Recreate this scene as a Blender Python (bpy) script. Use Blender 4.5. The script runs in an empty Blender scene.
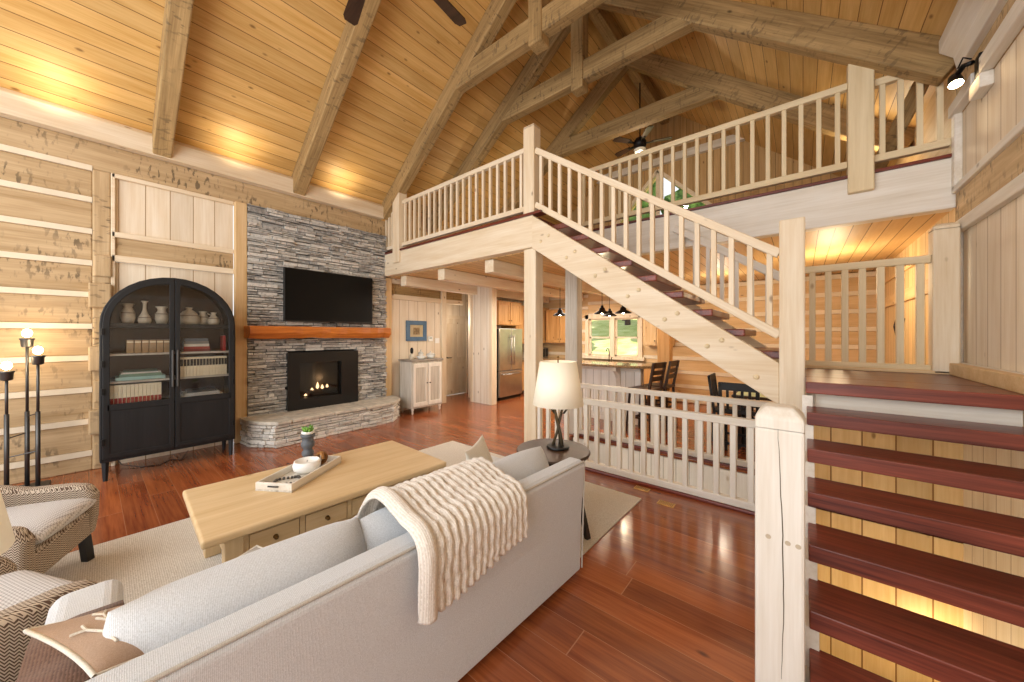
import bpy, bmesh, math, random
from mathutils import Vector, Matrix
random.seed(7)
PI = math.pi
SC = bpy.context.scene
COL = SC.collection

# ------------------------------------------------------------------ camera
cam = bpy.data.cameras.new('camera'); co = bpy.data.objects.new('camera', cam); COL.objects.link(co)
cam.sensor_width = 36.0; cam.lens = 350.0 / 1024 * 36
cam.shift_y = -6.0 / 1024; cam.clip_start = 0.02; cam.clip_end = 300
co.location = (0, 0, 1.6); co.rotation_euler = (PI / 2, 0, math.radians(39.65))
SC.camera = co
# ------------------------------------------------------------------ view, world, sun, added daylight fill
SC.view_settings.view_transform = 'Standard'; SC.view_settings.look = 'None'
SC.view_settings.gamma = 1.0; SC.view_settings.use_curve_mapping = False
SC.view_settings.exposure = 0.3
wd = bpy.data.worlds.new('sky'); SC.world = wd; wd.use_nodes = True
bg = wd.node_tree.nodes['Background']; bg.inputs[0].default_value = (0.93, 0.97, 1.0, 1); bg.inputs[1].default_value = 1.0

def lamp(name, kind, loc, power, color=(1, 1, 1), size=0.1, rot=(0, 0, 0), size_y=None, spot=None, blend=0.5):
    l = bpy.data.lights.new(name, kind); l.energy = power; l.color = color
    if kind == 'AREA':
        l.size = size
        if size_y: l.shape = 'RECTANGLE'; l.size_y = size_y
    elif kind == 'SUN': l.angle = size
    else: l.shadow_soft_size = size
    if spot: l.spot_size = spot; l.spot_blend = blend
    o = bpy.data.objects.new(name, l); COL.objects.link(o); o.location = loc; o.rotation_euler = rot
    return o
WARM = (1.0, 0.80, 0.55); SOFT = (1.0, 0.91, 0.80)
lamp('sun', 'SUN', (0, 20, 20), 5.5, (1, .96, .88), .02, (math.radians(-12), 0, 0))
# area fill added at the open end behind the camera, windows only assumed
lamp('open_end_fill', 'AREA', (-2.6, -2.3, 2.6), 230, (.97, .98, 1.0), 6.5, (math.radians(86), 0, 0), 4.6)

# ------------------------------------------------------------------ helpers: meshes
def srgb(h):
    h = h.lstrip('#'); c = [int(h[i:i + 2], 16) / 255 for i in (0, 2, 4)]
    return tuple((x / 12.92 if x <= .04045 else ((x + .055) / 1.055) ** 2.4) for x in c) + (1,)
def B(): return bmesh.new()
def box(bm, x0, x1, y0, y1, z0, z1, m=None):
    vs = [bm.verts.new(Vector(p)) for p in ((x0, y0, z0), (x1, y0, z0), (x1, y1, z0), (x0, y1, z0), (x0, y0, z1), (x1, y0, z1), (x1, y1, z1), (x0, y1, z1))]
    if m is not None:
        for v in vs: v.co = m @ v.co
    for f in ((3, 2, 1, 0), (4, 5, 6, 7), (0, 1, 5, 4), (1, 2, 6, 5), (2, 3, 7, 6), (3, 0, 4, 7)): bm.faces.new([vs[i] for i in f])
    return vs
def frame_m(p0, p1):
    p0 = Vector(p0); p1 = Vector(p1); x = (p1 - p0).normalized()
    up = Vector((0, 0, 1)) if abs(x.z) < .999 else Vector((0, 1, 0))
    y = up.cross(x).normalized(); z = x.cross(y)
    m = Matrix((x, y, z)).transposed().to_4x4(); m.translation = p0
    return m, (p1 - p0).length
def bar(bm, p0, p1, w, h):
    m, L = frame_m(p0, p1); return box(bm, 0, L, -w / 2, w / 2, -h / 2, h / 2, m)
def prism(bm, pts, axis, a, b):
    """extrude a polygon: pts are 2D in the two other axes (in order xyz without axis)"""
    def P(q, t):
        if axis == 'x': return (t, q[0], q[1])
        if axis == 'y': return (q[0], t, q[1])
        return (q[0], q[1], t)
    A = [bm.verts.new(P(q, a)) for q in pts]; Bv = [bm.verts.new(P(q, b)) for q in pts]
    bm.faces.new(A[::-1]); bm.faces.new(Bv)
    n = len(pts)
    for i in range(n): bm.faces.new((A[i], A[(i + 1) % n], Bv[(i + 1) % n], Bv[i]))
def strip(bm, outer, inner, axis, a, b):
    """solid band between two equally long open outlines"""
    def P(q, t):
        if axis == 'x': return (t, q[0], q[1])
        if axis == 'y': return (q[0], t, q[1])
        return (q[0], q[1], t)
    V = [[bm.verts.new(P(q, t)) for q in o] for o in (outer, inner) for t in (a, b)]
    Oa, Ob, Ia, Ib = V
    for i in range(len(outer) - 1):
        bm.faces.new((Oa[i], Oa[i + 1], Ob[i + 1], Ob[i])); bm.faces.new((Ia[i + 1], Ia[i], Ib[i], Ib[i + 1]))
        bm.faces.new((Ob[i], Ob[i + 1], Ib[i + 1], Ib[i])); bm.faces.new((Oa[i + 1], Oa[i], Ia[i], Ia[i + 1]))
    for k in (0, -1): bm.faces.new((Oa[k], Ob[k], Ib[k], Ia[k]))
def tube(bm, pts, r, n=8, caps=True):
    pts = [Vector(p) for p in pts]; rs = r if isinstance(r, (list, tuple)) else [r] * len(pts); rings = []
    for i, p in enumerate(pts):
        d = (pts[min(i + 1, len(pts) - 1)] - pts[max(i - 1, 0)]).normalized()
        up = Vector((0, 0, 1)) if abs(d.z) < .95 else Vector((1, 0, 0))
        a = up.cross(d).normalized(); b = d.cross(a)
        rings.append([bm.verts.new(p + (a * math.cos(2 * PI * k / n) + b * math.sin(2 * PI * k / n)) * rs[i]) for k in range(n)])
    for i in range(len(pts) - 1):
        for k in range(n): bm.faces.new((rings[i][k], rings[i][(k + 1) % n], rings[i + 1][(k + 1) % n], rings[i + 1][k]))
    if caps: bm.faces.new(rings[0][::-1]); bm.faces.new(rings[-1])
def lathe(bm, prof, c=(0, 0, 0), n=24, caps=True):
    c = Vector(c); rings = [[bm.verts.new(c + Vector((r * math.cos(2 * PI * k / n), r * math.sin(2 * PI * k / n), z))) for k in range(n)] for r, z in prof]
    for i in range(len(rings) - 1):
        for k in range(n): bm.faces.new((rings[i][k], rings[i][(k + 1) % n], rings[i + 1][(k + 1) % n], rings[i + 1][k]))
    if caps: bm.faces.new(rings[0][::-1]); bm.faces.new(rings[-1])
def ball(bm, c, r, sx=1, sy=1, sz=1, u=12, v=8):
    bmesh.ops.create_uvsphere(bm, u_segments=u, v_segments=v, radius=r, matrix=Matrix.Translation(c) @ Matrix.Diagonal((sx, sy, sz, 1)))
def cushion_bm(sx, sy, sz, pinch=.35, puff=1.0, n=14, wob=0.0, seed=0, ear=0.0, k=7):
    """soft box: full thickness in the middle, thin rounded edges"""
    bm = B(); rnd = random.Random(seed)
    ph = [rnd.uniform(0, 6) for _ in range(4)]
    top, bot = {}, {}
    for i in range(n + 1):
        for j in range(n + 1):
            u = -1 + 2 * i / n; v = -1 + 2 * j / n
            u2 = math.sin(u * PI / 2); v2 = math.sin(v * PI / 2)
            e = max(0, 1 - abs(u2) ** k) ** .5 * max(0, 1 - abs(v2) ** k) ** .5
            h = sz / 2 * ((1 - pinch) + pinch * (1 - u2 * u2) * (1 - v2 * v2)) * e * puff
            w = wob * math.sin(3 * u + ph[0]) * math.sin(2.5 * v + ph[1])
            x, y = u2 * sx / 2 * (1 - ear * (1 - v2 * v2)), v2 * sy / 2 * (1 - ear * (1 - u2 * u2))
            top[i, j] = bm.verts.new((x, y, h + w * e))
            bot[i, j] = top[i, j] if i in (0, n) or j in (0, n) else bm.verts.new((x, y, -h + w * e))
    for i in range(n):
        for j in range(n):
            bm.faces.new((top[i, j], top[i + 1, j], top[i + 1, j + 1], top[i, j + 1]))
            q = (bot[i, j + 1], bot[i + 1, j + 1], bot[i + 1, j], bot[i, j])
            if len(set(q)) == 4 and set(q) != {top[i, j], top[i + 1, j], top[i + 1, j + 1], top[i, j + 1]}: bm.faces.new(q)
    return bm

def obj(name, bm, m, parent=None, loc=None, rot=None, mat=None, bevel=0, smooth=False, sub=0, seg=2):
    me = bpy.data.meshes.new(name)
    bmesh.ops.recalc_face_normals(bm, faces=bm.faces[:]); bm.to_mesh(me); bm.free()
    for mm in (m if isinstance(m, list) else [m]): me.materials.append(mm)
    o = bpy.data.objects.new(name, me); COL.objects.link(o)
    if parent: o.parent = parent
    if mat is not None: o.matrix_basis = mat
    if loc is not None: o.location = loc
    if rot is not None: o.rotation_euler = rot
    if bevel:
        b = o.modifiers.new('bevel', 'BEVEL'); b.width = bevel; b.segments = seg; b.limit_method = 'ANGLE'; b.angle_limit = math.radians(40)
    if sub:
        s = o.modifiers.new('sub', 'SUBSURF'); s.levels = sub; s.render_levels = sub
    if smooth:
        for p in me.polygons: p.use_smooth = True
    return o
def beam(name, p0, p1, w, h, m, parent=None, bevel=.012):
    """a timber along p0-p1 (its centre line), grain along its local X"""
    mt, L = frame_m(p0, p1); bm = B(); box(bm, 0, L, -w / 2, w / 2, -h / 2, h / 2)
    return obj(name, bm, m, parent, mat=mt, bevel=bevel)
def tag(o, label, cat, group=None):
    o['label'] = label; o['category'] = cat
    if group: o['group'] = group
    return o
def thing(name, label, cat, loc=(0, 0, 0), rz=0, group=None):
    o = bpy.data.objects.new(name, None); COL.objects.link(o); o.location = loc; o.rotation_euler = (0, 0, rz)
    o.empty_display_size = .1
    return tag(o, label, cat, group)
def struct(name, bm, m, **k):
    o = obj(name, bm, m, **k)
    if not o.parent: o['kind'] = 'structure'
    return o
def kids(o): return [c for c in COL.objects if c.parent == o]
def dup(root, loc=None, rz=None, label=None):
    def cp(o, par):
        c = o.copy(); COL.objects.link(c)
        if par: c.parent = par
        for ch in kids(o): cp(ch, c)
        return c
    r = cp(root, None)
    if loc is not None: r.location = loc
    if rz is not None: r.rotation_euler = (0, 0, rz)
    if label: r['label'] = label
    return r
ORD = ['first', 'second', 'third', 'fourth', 'fifth', 'sixth', 'seventh', 'eighth', 'ninth', 'tenth', 'eleventh', 'twelfth', 'thirteenth', 'fourteenth', 'fifteenth', 'sixteenth']

# ------------------------------------------------------------------ helpers: materials
class NT:
    def __init__(s, name):
        s.m = bpy.data.materials.new(name); s.m.use_nodes = True; s.t = s.m.node_tree; s.b = s.t.nodes['Principled BSDF']
    def n(s, typ, **k):
        x = s.t.nodes.new(typ)
        for a, v in k.items(): setattr(x, a, v)
        return x
    def l(s, a, b): s.t.links.new(a, b)
    def put(s, inp, v):
        if hasattr(v, 'is_linked'): s.l(v, inp)
        else: inp.default_value = v
    def math(s, op, a, b=None, c=None):
        x = s.n('ShaderNodeMath', operation=op); s.put(x.inputs[0], a)
        if b is not None: s.put(x.inputs[1], b)
        if c is not None: s.put(x.inputs[2], c)
        return x.outputs[0]
    def mix(s, f, a, b, mode='MIX'):
        x = s.n('ShaderNodeMix', data_type='RGBA', blend_type=mode); s.put(x.inputs[0], f); s.put(x.inputs[6], a); s.put(x.inputs[7], b)
        return x.outputs[2]
    def ramp(s, f, stops):
        x = s.n('ShaderNodeValToRGB'); e = x.color_ramp.elements
        while len(e) < len(stops): e.new(.5)
        for i, (p, c) in enumerate(stops): e[i].position = p; e[i].color = c
        s.put(x.inputs[0], f); return x.outputs[0]
    def noise(s, vec, scale, detail=3, rough=.55):
        x = s.n('ShaderNodeTexNoise'); x.inputs['Scale'].default_value = scale; x.inputs['Detail'].default_value = detail; x.inputs['Roughness'].default_value = rough
        s.l(vec, x.inputs['Vector']); return x.outputs['Fac']
    def mapped(s, vec, scale=(1, 1, 1), loc=None):
        x = s.n('ShaderNodeMapping'); x.inputs['Scale'].default_value = scale; s.l(vec, x.inputs['Vector'])
        if loc is not None: s.put(x.inputs['Location'], loc)
        return x.outputs[0]
    def wnoise(s, v):
        x = s.n('ShaderNodeTexWhiteNoise', noise_dimensions='1D'); s.put(x.inputs['W'], v); return x.outputs[0]
    def bump(s, h, strength=.3, dist=.01):
        x = s.n('ShaderNodeBump'); x.inputs['Strength'].default_value = strength; x.inputs['Distance'].default_value = dist
        s.l(h, x.inputs['Height']); s.l(x.outputs[0], s.b.inputs['Normal'])
def rgb(c): return srgb(c) if isinstance(c, str) else c
def plain(name, c, rough=.5, metal=0, emit=None, es=0, spec=.5, var=0.06, scale=6, bump=0):
    k = NT(name); b = k.b
    b.inputs['Roughness'].default_value = rough; b.inputs['Metallic'].default_value = metal; b.inputs['Specular IOR Level'].default_value = spec
    tc = k.n('ShaderNodeTexCoord'); f = k.noise(tc.outputs['Object'], scale, 4)
    c1 = rgb(c); d = tuple(x * (1 - var * 2) for x in c1[:3]) + (1,); u = tuple(min(1, x * (1 + var * 2)) for x in c1[:3]) + (1,)
    k.l(k.ramp(f, [(.3, d), (.7, u)]), b.inputs['Base Color'])
    if emit: b.inputs['Emission Color'].default_value = rgb(emit); b.inputs['Emission Strength'].default_value = es
    if bump: k.bump(k.noise(tc.outputs['Object'], scale * 8, 3), bump, .004)
    return k.m
AX = {'x': 0, 'y': 1, 'z': 2}
def wood(name, c1, c2, grain='x', knot='#5a3a22', kn=.6, rough=.6, plank=None, pw=.14, seam='#4a3018', seamw=.02, tint=.18, hewn=0, coat=0, ends=0, streak=.35, fine=1.0, spec=.4, bump=.15, endw=.006):
    k = NT(name); b = k.b; tc = k.n('ShaderNodeTexCoord'); co_ = tc.outputs['Object']
    oi = k.n('ShaderNodeObjectInfo'); g = AX[grain]
    off = k.math('MULTIPLY', oi.outputs['Random'], 37.0)
    sep = k.n('ShaderNodeSeparateXYZ'); k.l(co_, sep.inputs[0])
    pid = None; seamf = None
    if plank:
        u = k.math('DIVIDE', sep.outputs[AX[plank]], pw)
        row = k.math('FLOOR', u); fr = k.math('FRACT', u)
        pid = row
        d = k.math('MINIMUM', fr, k.math('SUBTRACT', 1.0, fr))
        seamf = k.math('LESS_THAN', d, seamw)
        if ends:
            v = k.math('DIVIDE', k.math('ADD', sep.outputs[g], k.math('MULTIPLY', k.wnoise(row), ends * 3.7)), ends)
            seg = k.math('FLOOR', v); fv = k.math('FRACT', v)
            pid = k.math('ADD', k.math('MULTIPLY', row, 13.37), seg)
            seamf = k.math('MAXIMUM', seamf, k.math('LESS_THAN', fv, endw / ends))
        off = k.math('ADD', off, k.math('MULTIPLY', k.wnoise(pid), 91.0))
    cmb = k.n('ShaderNodeCombineXYZ')
    for i in range(3): k.l(off, cmb.inputs[i])
    sc = [9.0 * fine] * 3; sc[g] = .9 * fine
    va = k.mapped(co_, sc, cmb.outputs[0]); n1 = k.noise(va, 1.0, 5, .6)
    sc2 = [55.0 * fine] * 3; sc2[g] = 2.0 * fine
    n2 = k.noise(k.mapped(co_, sc2, cmb.outputs[0]), 1.0, 3, .6)
    f = k.math('ADD', k.math('MULTIPLY', n1, 1 - streak), k.math('MULTIPLY', n2, streak))
    col = k.ramp(f, [(.34, rgb(c2)), (.66, rgb(c1))])
    if kn:
        sc3 = [6.5] * 3; sc3[g] = 3.2
        vo = k.n('ShaderNodeTexVoronoi'); vo.inputs['Scale'].default_value = 1.0; k.l(k.mapped(co_, sc3, cmb.outputs[0]), vo.inputs['Vector'])
        sv = k.n('ShaderNodeSeparateColor'); k.l(vo.outputs['Color'], sv.inputs[0])
        kf = k.ramp(vo.outputs['Distance'], [(.05, (1, 1, 1, 1)), (.13, (0, 0, 0, 1))])
        kf = k.math('MULTIPLY', kf, k.math('GREATER_THAN', sv.outputs[0], 1 - kn * .6))
        col = k.mix(k.math('MULTIPLY', kf, .75), col, rgb(knot))
    if hewn:
        sc4 = [10.0] * 3; sc4[g] = 26.0
        vh = k.mapped(co_, sc4, cmb.outputs[0])
        h1 = k.ramp(k.noise(vh, 1.0, 2, .5), [(.56, (0, 0, 0, 1)), (.63, (1, 1, 1, 1))])
        h2 = k.ramp(k.noise(co_, 3.0, 2, .5), [(.40, (0, 0, 0, 1)), (.62, (1, 1, 1, 1))])
        col = k.mix(k.math('MULTIPLY', k.math('MULTIPLY', h1, h2), hewn), col, srgb('#4f412f'))
    if pid is not None:
        t = k.math('ADD', 1 - tint, k.math('MULTIPLY', k.wnoise(k.math('ADD', pid, .37)), tint * 2))
    else:
        t = k.math('ADD', 1 - tint * .5, k.math('MULTIPLY', oi.outputs['Random'], tint))
    hs = k.n('ShaderNodeHueSaturation'); k.l(col, hs.inputs['Color']); k.l(t, hs.inputs['Value']); col = hs.outputs[0]
    if seamf is not None: col = k.mix(seamf, col, rgb(seam))
    k.l(col, b.inputs['Base Color']); b.inputs['Roughness'].default_value = rough; b.inputs['Specular IOR Level'].default_value = spec
    if coat: b.inputs['Coat Weight'].default_value = coat; b.inputs['Coat Roughness'].default_value = .12
    h = f
    if seamf is not None: h = k.math('SUBTRACT', f, k.math('MULTIPLY', seamf, 1.5))
    k.bump(h, bump, .004)
    return k.m
_wc = {}
def W(kind, grain='x'):
    key = (kind, grain)
    if key not in _wc:
        P = dict(
            pale=dict(c1='#eadbc2', c2='#d6be9a', knot='#7f6042', kn=.75, tint=.08, rough=.6),
            white=dict(c1='#e9e3d8', c2='#d3c8b6', knot='#8f7c63', kn=.6, tint=.06, rough=.55),
            beam=dict(c1='#ba9a68', c2='#80663f', knot='#3f2d1a', kn=.5, tint=.16, hewn=.5, rough=.75, streak=.5),
            log=dict(c1='#d0b48c', c2='#a88a60', knot='#5f4629', kn=.4, tint=.12, hewn=.75, rough=.75),
            honey=dict(c1='#d3a468', c2='#b07c42', knot='#6d4018', kn=.5, tint=.12, rough=.5),
            gold=dict(c1='#e0c194', c2='#c8a26c', knot='#7d5528', kn=.5, tint=.1, rough=.55),
            tread=dict(c1='#8c4431', c2='#441a12', knot='#1d0b08', kn=.45, tint=.2, rough=.36, coat=.12, streak=.55),
            rail=dict(c1='#e4d2ae', c2='#d0b98f', knot='#9c7a55', kn=.4, tint=.08, rough=.6),
            red=dict(c1='#7c3320', c2='#4a1710', knot='#230a06', kn=.35, tint=.12, rough=.35, coat=.2),
            oak=dict(c1='#e0c59b', c2='#cbab7b', knot='#9a7440', kn=.2, tint=.06, rough=.5),
            dark=dict(c1='#4a3324', c2='#2a1a12', knot='#150c08', kn=.2, tint=.1, rough=.4),
            black=dict(c1='#1d1e20', c2='#101112', knot='#0c0c0c', kn=.2, tint=.1, rough=.5),
            orange=dict(c1='#e08a38', c2='#9c4a14', knot='#4c2008', kn=.5, tint=.1, rough=.4, fine=.8),
            gray=dict(c1='#d9d3c7', c2='#b3a998', knot='#8a7d6a', kn=.2, tint=.05, rough=.65, streak=.6),
        )[kind]
        _wc[key] = wood('wood_%s_%s' % (kind, grain), grain=grain, **P)
    return _wc[key]
def fabric(name, c1, c2, scale=220, rough=.9, bump=.35):
    k = NT(name); tc = k.n('ShaderNodeTexCoord'); v = tc.outputs['Object']
    a = k.n('ShaderNodeTexWave', wave_type='BANDS', bands_direction='Y'); a.inputs['Scale'].default_value = scale / 3.0; a.inputs['Distortion'].default_value = 2.5; a.inputs['Detail Scale'].default_value = 3; k.l(v, a.inputs['Vector'])
    n = k.noise(v, scale, 2); m = k.math('ADD', k.math('MULTIPLY', a.outputs['Fac'], .3), k.math('MULTIPLY', n, .75))
    k.l(k.ramp(m, [(.3, rgb(c2)), (.75, rgb(c1))]), k.b.inputs['Base Color']); k.b.inputs['Roughness'].default_value = rough; k.b.inputs['Specular IOR Level'].default_value = .15
    k.b.inputs['Sheen Weight'].default_value = .15
    k.bump(m, bump, .003); return k.m
def chevron(name, c1, c2, per=.035, th=.5, amp=.5):
    k = NT(name); tc = k.n('ShaderNodeTexCoord'); s = k.n('ShaderNodeSeparateXYZ'); k.l(tc.outputs['Object'], s.inputs[0])
    X, Y, Z = s.outputs
    u = k.math('DIVIDE', k.math('SUBTRACT', X, Y), per); v = k.math('DIVIDE', k.math('ADD', Z, k.math('MULTIPLY', k.math('ADD', X, Y), .7)), per * .6)
    zz = k.math('MULTIPLY', k.math('ABSOLUTE', k.math('SUBTRACT', k.math('FRACT', u), .5)), 2 * amp * 2)
    f = k.math('GREATER_THAN', k.math('FRACT', k.math('ADD', v, zz)), th)
    k.l(k.mix(f, rgb(c1), rgb(c2)), k.b.inputs['Base Color']); k.b.inputs['Roughness'].default_value = .9; k.b.inputs['Specular IOR Level'].default_value = .1
    return k.m
def glass(name, tint=(1, 1, 1, 1), rough=0.0, alpha=.12):
    k = NT(name); t = k.n('ShaderNodeBsdfTransparent'); t.inputs[0].default_value = tint
    g = k.n('ShaderNodeBsdfGlossy'); g.inputs['Roughness'].default_value = max(rough, .03)
    fr = k.n('ShaderNodeFresnel'); fr.inputs[0].default_value = 1.45
    mx = k.n('ShaderNodeMixShader'); k.l(k.math('MULTIPLY', fr.outputs[0], alpha * 8), mx.inputs[0]); k.l(t.outputs[0], mx.inputs[1]); k.l(g.outputs[0], mx.inputs[2])
    out = [n for n in k.t.nodes if n.type == 'OUTPUT_MATERIAL'][0]; k.l(mx.outputs[0], out.inputs[0]); return k.m
def stone_mat(name, stops):
    k = NT(name); ge = k.n('ShaderNodeNewGeometry'); tc = k.n('ShaderNodeTexCoord')
    c = k.ramp(ge.outputs['Random Per Island'], stops)
    n = k.noise(tc.outputs['Object'], 18, 6, .65)
    c2 = k.mix(k.math('MULTIPLY', k.ramp(n, [(.35, (0, 0, 0, 1)), (.7, (1, 1, 1, 1))]), .5), c, srgb('#dedad2'))
    n3 = k.noise(tc.outputs['Object'], 30, 4)
    c3 = k.mix(k.math('MULTIPLY', k.ramp(n3, [(.55, (0, 0, 0, 1)), (.7, (1, 1, 1, 1))]), .55), c2, srgb('#5a5650'))
    k.l(c3, k.b.inputs['Base Color']); k.b.inputs['Roughness'].default_value = .85; k.b.inputs['Specular IOR Level'].default_value = .2
    k.bump(n, .6, .012); return k.m

M = {}
M['floor'] = wood('floor_cherry', '#ab6236', '#76381f', 'x', '#32140c', .6, .2, 'y', .19, '#b07a55', .008, .16, coat=.3, ends=2.2, streak=.45, spec=.5, bump=.08)
M['ceiling'] = wood('ceiling_pine', '#dfb878', '#c3954f', 'x', '#6b4218', .95, .5, 'y', .175, '#7a5428', .022, .13, bump=.3)
M['ceiling_low'] = wood('ceiling_low_pine', '#e0be88', '#cda469', 'y', '#7a4e1e', .5, .5, 'x', .14, '#7b5220', .03, .08, bump=.3)
M['panel'] = wood('panel_pale_boards_y', '#ecdfca', '#dac6a8', 'z', '#7d5d3f', .85, .6, 'y', .23, '#a98d67', .022, .07, bump=.3)
M['panel_x'] = wood('panel_pale_boards_x', '#ece2d2', '#dccbb2', 'z', '#7d5d3f', .85, .6, 'x', .2, '#a98d67', .022, .07, bump=.3)
M['panel_white'] = wood('panel_white_boards_x', '#ebe8e2', '#dcd6cb', 'z', '#b8aa96', .3, .6, 'x', .16, '#a9a294', .03, .05, bump=.3)
M['panel_gold'] = wood('panel_gold_boards', '#e3c697', '#cfaa76', 'z', '#7d5528', .5, .6, 'y', .2, '#8d6430', .025, .1, bump=.3)
M['panel_goldx'] = wood('panel_gold_boards_x', '#e4c897', '#d0ab74', 'z', '#7d5528', .5, .6, 'x', .225, '#8d6430', .025, .1, bump=.3)
M['gable'] = wood('gable_boards', '#c7a573', '#a98450', 'z', '#5f4222', .5, .6, 'x', .14, '#6b4e28', .03, .1, bump=.3)
M['chink'] = plain('chinking', '#e3d3b8', .8, var=.03, bump=.3)
M['iron'] = plain('black_iron', '#1d1c1b', .45, .6)
M['iron_gray'] = plain('gunmetal', '#5b5a58', .4, .8)
M['brass'] = plain('aged_brass', '#6e5128', .4, .8)
M['steel'] = plain('brushed_steel', '#b9b6ae', .28, .95, var=.04)
M['glass'] = glass('clear_glass')
M['smoke'] = glass('firebox_glass', (.55, .55, .55, 1), alpha=.16)
M['white'] = plain('white_paint', '#f2efe8', .5, var=.02)
M['black'] = plain('black_plastic', '#0c0c0d', .35, var=.02)
M['screen'] = plain('tv_screen', '#050506', .4, var=0, spec=.2)
M['stone'] = stone_mat('ledge_stone', [(0, srgb('#6e6b67')), (.3, srgb('#99958f')), (.6, srgb('#b8b4ac')), (.85, srgb('#d3cec5')), (1, srgb('#857c6f'))])
M['hearth'] = stone_mat('hearth_stone', [(0, srgb('#aaa59c')), (.35, srgb('#cdc8be')), (.7, srgb('#e2ddd2')), (1, srgb('#b8ae9d'))])
M['grout'] = plain('stone_gap', '#3c3a37', .95)
M['slab'] = plain('hearth_slab', '#c4bcac', .7, var=.12, scale=9, bump=.3)
M['sofa'] = fabric('sofa_linen', '#dadde0', '#bbbdbf', 230)
M['sofa_tape'] = fabric('sofa_piping', '#c9c3b8', '#a9a298', 300)
M['pillow'] = fabric('pillow_cream', '#e2dccf', '#cac2b2', 260)
M['pillow_taupe'] = fabric('pillow_taupe', '#bda48f', '#a48a75', 320)
M['brown_cloth'] = fabric('brown_throw', '#7d6050', '#5c4336', 120)
M['plush'] = fabric('cream_plush', '#e6ded3', '#c9beb0', 120, bump=.8)
M['rug'] = fabric('rug_weave', '#ddd6ca', '#b7ab9a', 90, bump=.6)
M['herring'] = chevron('herringbone', '#cdbfac', '#604d40', .022)
M['seat_stripe'] = chevron('seat_weave', '#dbd8d6', '#a9a5a2', .022, .6, .35)
M['shade'] = plain('lamp_shade_linen', '#f5ecd8', .8, var=.02, emit='#ffe2b0', es=.10)
M['bulb'] = plain('bulb_glow', '#fff2d8', .4, var=0, emit='#ffd9a0', es=30)
M['flame'] = plain('flame', '#ffd9a8', .5, var=0, emit='#ffcf9a', es=6)
M['granite'] = plain('granite', '#8f7350', .12, var=.3, scale=60)
M['ceramic'] = plain('stoneware', '#d3c7b0', .5, var=.14, scale=14)
M['green'] = plain('succulent_green', '#6f9c3c', .6, var=.2, scale=20)
M['charcoal'] = plain('charcoal_paint', '#5a5d62', .6, var=.08)

# ------------------------------------------------------------------ the room shell
WL, WR = -6.5, 1.07          # left and right wall faces
RX = -2.58                   # ridge
PIT, PIT_R = .75, .81        # pitch of the left and right slope
EAVE = 4.25
def ceil_z(x): return min(EAVE + PIT * (x - (WL + .1)), EAVE - .02 + PIT_R * ((WR - .1) - x))
YB, YF = -2.2, 9.0           # end left open for sky light behind the camera, far gable
bm = B()
for a in ((-8.2, -2.82, -3, 10), (-2.82, -.14, -3, 3.86), (-2.82, -.14, 4.96, 10), (-.14, .02, -3, 10), (.02, 1.07, -3, 1.78), (.02, 1.07, 4.8, 10), (1.12, 3.5, -3, 10)): box(bm, *a, -.2, 0)
struct('floor', bm, M['floor'])
# stairwell lining below the floor
bm = B(); box(bm, -2.86, -.10, 4.93, 5.02, -2.6, -.04); box(bm, -2.86, -2.82, 3.86, 4.96, -2.6, -.06); box(bm, -.10, .0, 1.7, 4.96, -2.6, -.2); box(bm, 0, 1.1, 1.7, 1.78, -2.6, -.2); box(bm, -2.86, -.1, 3.80, 3.86, -2.6, -.2); box(bm, -2.86, 1.1, 1.7, 5.02, -2.66, -2.6)
struct('wall_stairwell', bm, M['panel_white'])
bm = B(); box(bm, -2.82, -.14, 3.74, 3.9, 0, .03); box(bm, -2.82, -.14, 4.92, 5.08, 0, .03)
struct('trim_1', bm, W('red', 'x'), bevel=.008)

# roof slopes (local X = along the ridge, local Y = up the slope)
ang = math.atan(PIT)
def slope(name, left):
    ang = math.atan(PIT if left else PIT_R); sl = (RX - (WL - .3) if left else (WR + .3) - RX) / math.cos(ang)
    bm = B(); box(bm, 0, YF - YB + .3, 0, sl + .02, 0, .12)
    if left: m = Matrix.Translation((WL - .3, YB, ceil_z(WL - .3))) @ Matrix(((0, math.cos(ang), -math.sin(ang), 0), (1, 0, 0, 0), (0, math.sin(ang), math.cos(ang), 0), (0, 0, 0, 1)))
    else: m = Matrix.Translation((WR + .3, YB, ceil_z(WR + .3))) @ Matrix(((0, -math.cos(ang), math.sin(ang), 0), (1, 0, 0, 0), (0, math.sin(ang), math.cos(ang), 0), (0, 0, 0, 1)))
    return struct(name, bm, M['ceiling'], mat=m)
slope('ceiling_left', True); slope('ceiling_right', False)

# left wall: hewn logs with pale chinking, board panel, ledger band on top
def log_courses(bml, bmc, x, y0, y1, z0, z1, axis='y', step=.41, gap=.085, sgn=1, ph=0, skip=0):
    z = z0 + ph
    bs = []
    def bx(bm, d0, d1, a, b, za, zb):
        if axis == 'y': box(bm, min(x + sgn * d0, x + sgn * d1), max(x + sgn * d0, x + sgn * d1), a, b, za, zb)
        else: box(bm, a, b, min(x + sgn * d0, x + sgn * d1), max(x + sgn * d0, x + sgn * d1), za, zb)
    if ph > 0.02: bx(bml, -.2, 0, y0, y1, z0, z - gap)
    bx(bmc, -.18, -.03, y0, y1, z0, z1)
    while z < z1:
        bx(bml, -.2, 0, y0, y1, z, min(z + step - gap, z1)); bx(bmc, -.18, .018, y0, y1, z - gap, z); z += step
    return
bml, bmc = B(), B()
log_courses(bml, bmc, WL, YB, .02, 0, 3.86, 'y', .375, .062, ph=.235)
wl = struct('wall_left', bml, W('log', 'y'), bevel=.012); struct('chinking', bmc, M['chink'], parent=wl)
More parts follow.
